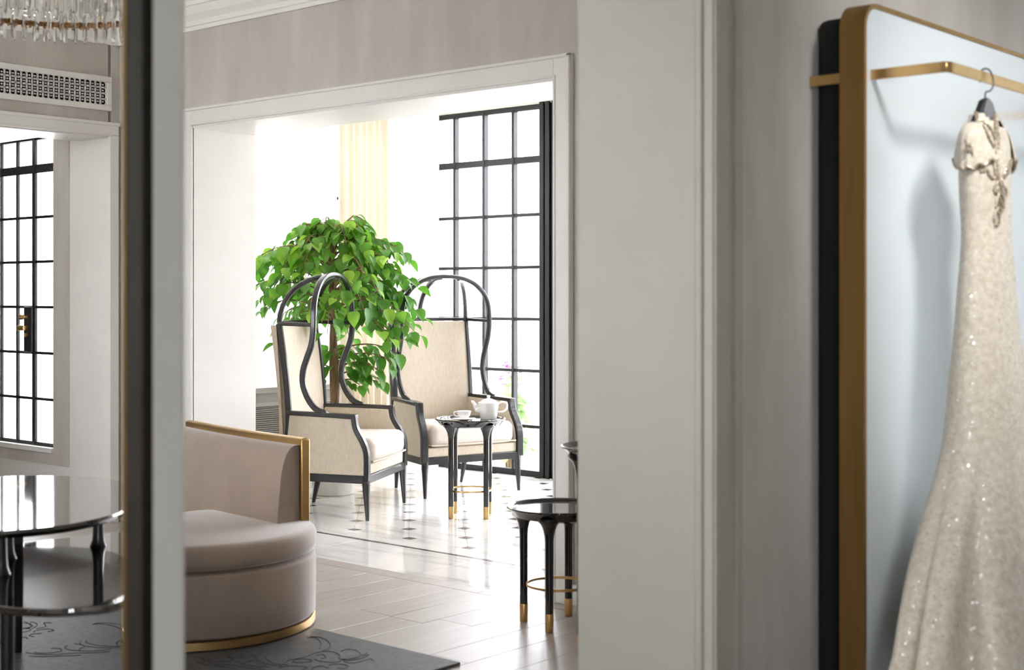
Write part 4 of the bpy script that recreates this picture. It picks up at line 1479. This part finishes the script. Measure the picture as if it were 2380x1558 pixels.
for s in (-1, 1):
    cs = MB()
    rows_, nS = 9, 23
    rim = []
    for j in range(rows_):
        u = j / (rows_ - 1)
        for k in range(nS):
            w_ = 2 * k / (nS - 1) - 1
            zl = 1.708 + 0.035 * w_ * w_ + 0.005 * math.sin(k * 1.7)
            z = 1.84 + (zl - 1.84) * u
            a, b, fx, sy = sec_at(z)
            th = s * math.pi / 2 + R(62) * w_ * (0.55 + 0.45 * u)
            fl_ = 0.004 + 0.010 * u ** 1.5 + 0.003 * u * math.sin(k * 1.7)
            p = ((b + fl_) * math.cos(th) + fx, (a + fl_) * math.sin(th) + sy, z)
            cs.v.append(p)
            if j == rows_ - 1:
                rim.append(p)
    for j in range(rows_ - 1):
        for k in range(nS - 1):
            cs.f.append((j * nS + k, j * nS + k + 1, (j + 1) * nS + k + 1, (j + 1) * nS + k))
    o = cs.build('cap_sleeve', M['sequin'], dr, angle=180, sub=1)
    o.modifiers.new('cloth', 'SOLIDIFY').thickness = 0.002
    MB().tube(rim, 0.0042, 6).build('lace_trim', M['lace'], o)


def on_front(y, z, out=0.004):
    z = min(z, 1.866)
    for i in range(len(SEC) - 1):
        if SEC[i][0] >= z >= SEC[i + 1][0]:
            t = (SEC[i][0] - z) / (SEC[i][0] - SEC[i + 1][0])
            a, b, fx, sy = [SEC[i][k] + (SEC[i + 1][k] - SEC[i][k]) * t for k in (1, 2, 3, 4)]
            s = max(-0.98, min(0.98, (y - sy) / a))
            return Vector((b * math.sqrt(1 - s * s) + fx + out, y, z))
    return Vector((0.05, y, z))


trims = {
    'collar': [[(-0.035, 1.882), (-0.03, 1.86), (-0.018, 1.835), (-0.004, 1.81), (0.004, 1.79)], [(0.03, 1.882), (0.024, 1.86), (0.016, 1.835), (0.008, 1.81), (0.004, 1.79)],
               [(-0.045, 1.88), (-0.04, 1.855), (-0.03, 1.825), (-0.026, 1.8), (-0.016, 1.78), (-0.006, 1.765)], [(0.036, 1.87), (0.03, 1.845), (0.022, 1.82), (0.024, 1.8), (0.018, 1.78), (0.01, 1.765)]],
    'yoke': [[(-0.118, 1.782), (-0.105, 1.768), (-0.09, 1.772), (-0.08, 1.762), (-0.072, 1.742), (-0.062, 1.73), (-0.058, 1.712), (-0.046, 1.7), (-0.036, 1.705), (-0.028, 1.69), (-0.016, 1.68), (-0.008, 1.69), (0.004, 1.672)],
             [(0.108, 1.742), (0.096, 1.732), (0.088, 1.736), (0.078, 1.722), (0.066, 1.718), (0.056, 1.708), (0.046, 1.712), (0.034, 1.696), (0.026, 1.69), (0.014, 1.676), (0.004, 1.672)],
             [(-0.112, 1.772), (-0.1, 1.756), (-0.085, 1.76), (-0.074, 1.746), (-0.066, 1.726), (-0.056, 1.716), (-0.05, 1.698)],
             [(0.1, 1.726), (0.086, 1.722), (0.072, 1.708), (0.058, 1.698), (0.046, 1.7), (0.034, 1.684)]],
    'placket': [[(0.004, 1.79), (0.002, 1.75), (0.006, 1.71), (0.012, 1.672), (0.024, 1.64)], [(-0.008, 1.765), (-0.012, 1.73), (-0.008, 1.7), (0.0, 1.672), (-0.012, 1.655), (-0.006, 1.64), (0.004, 1.65)],
                [(0.02, 1.672), (0.03, 1.66), (0.044, 1.652), (0.046, 1.634), (0.034, 1.626), (0.026, 1.64), (0.03, 1.658)],
                [(0.006, 1.64), (-0.002, 1.61), (0.008, 1.585), (0.026, 1.59), (0.034, 1.612), (0.022, 1.636), (0.006, 1.64)],
                [(0.004, 1.6), (-0.006, 1.575), (0.002, 1.55), (0.014, 1.558), (0.014, 1.58)], [(0.006, 1.63), (0.03, 1.6)], [(0.0, 1.618), (0.022, 1.588)]],
}
for nm, cur in trims.items():
    tb = MB()
    for c in cur:
        sp2 = spline([(y - 0.055, z, 0) for y, z in c], 5)
        P_ = [on_front(p.x, p.y) for p in sp2]
        tb.tube(P_, [0.0034 + 0.0012 * math.sin(i * 2.1) for i in range(len(P_))], 6)
        for i in range(0, len(P_), 3):
            tb.lathe([(0, -0.004), (0.0038, -0.002), (0.0045, 0), (0.0038, 0.002), (0, 0.004)], 6, tuple(P_[i]))
    tb.build('lace_trim', M['lace'], gown)
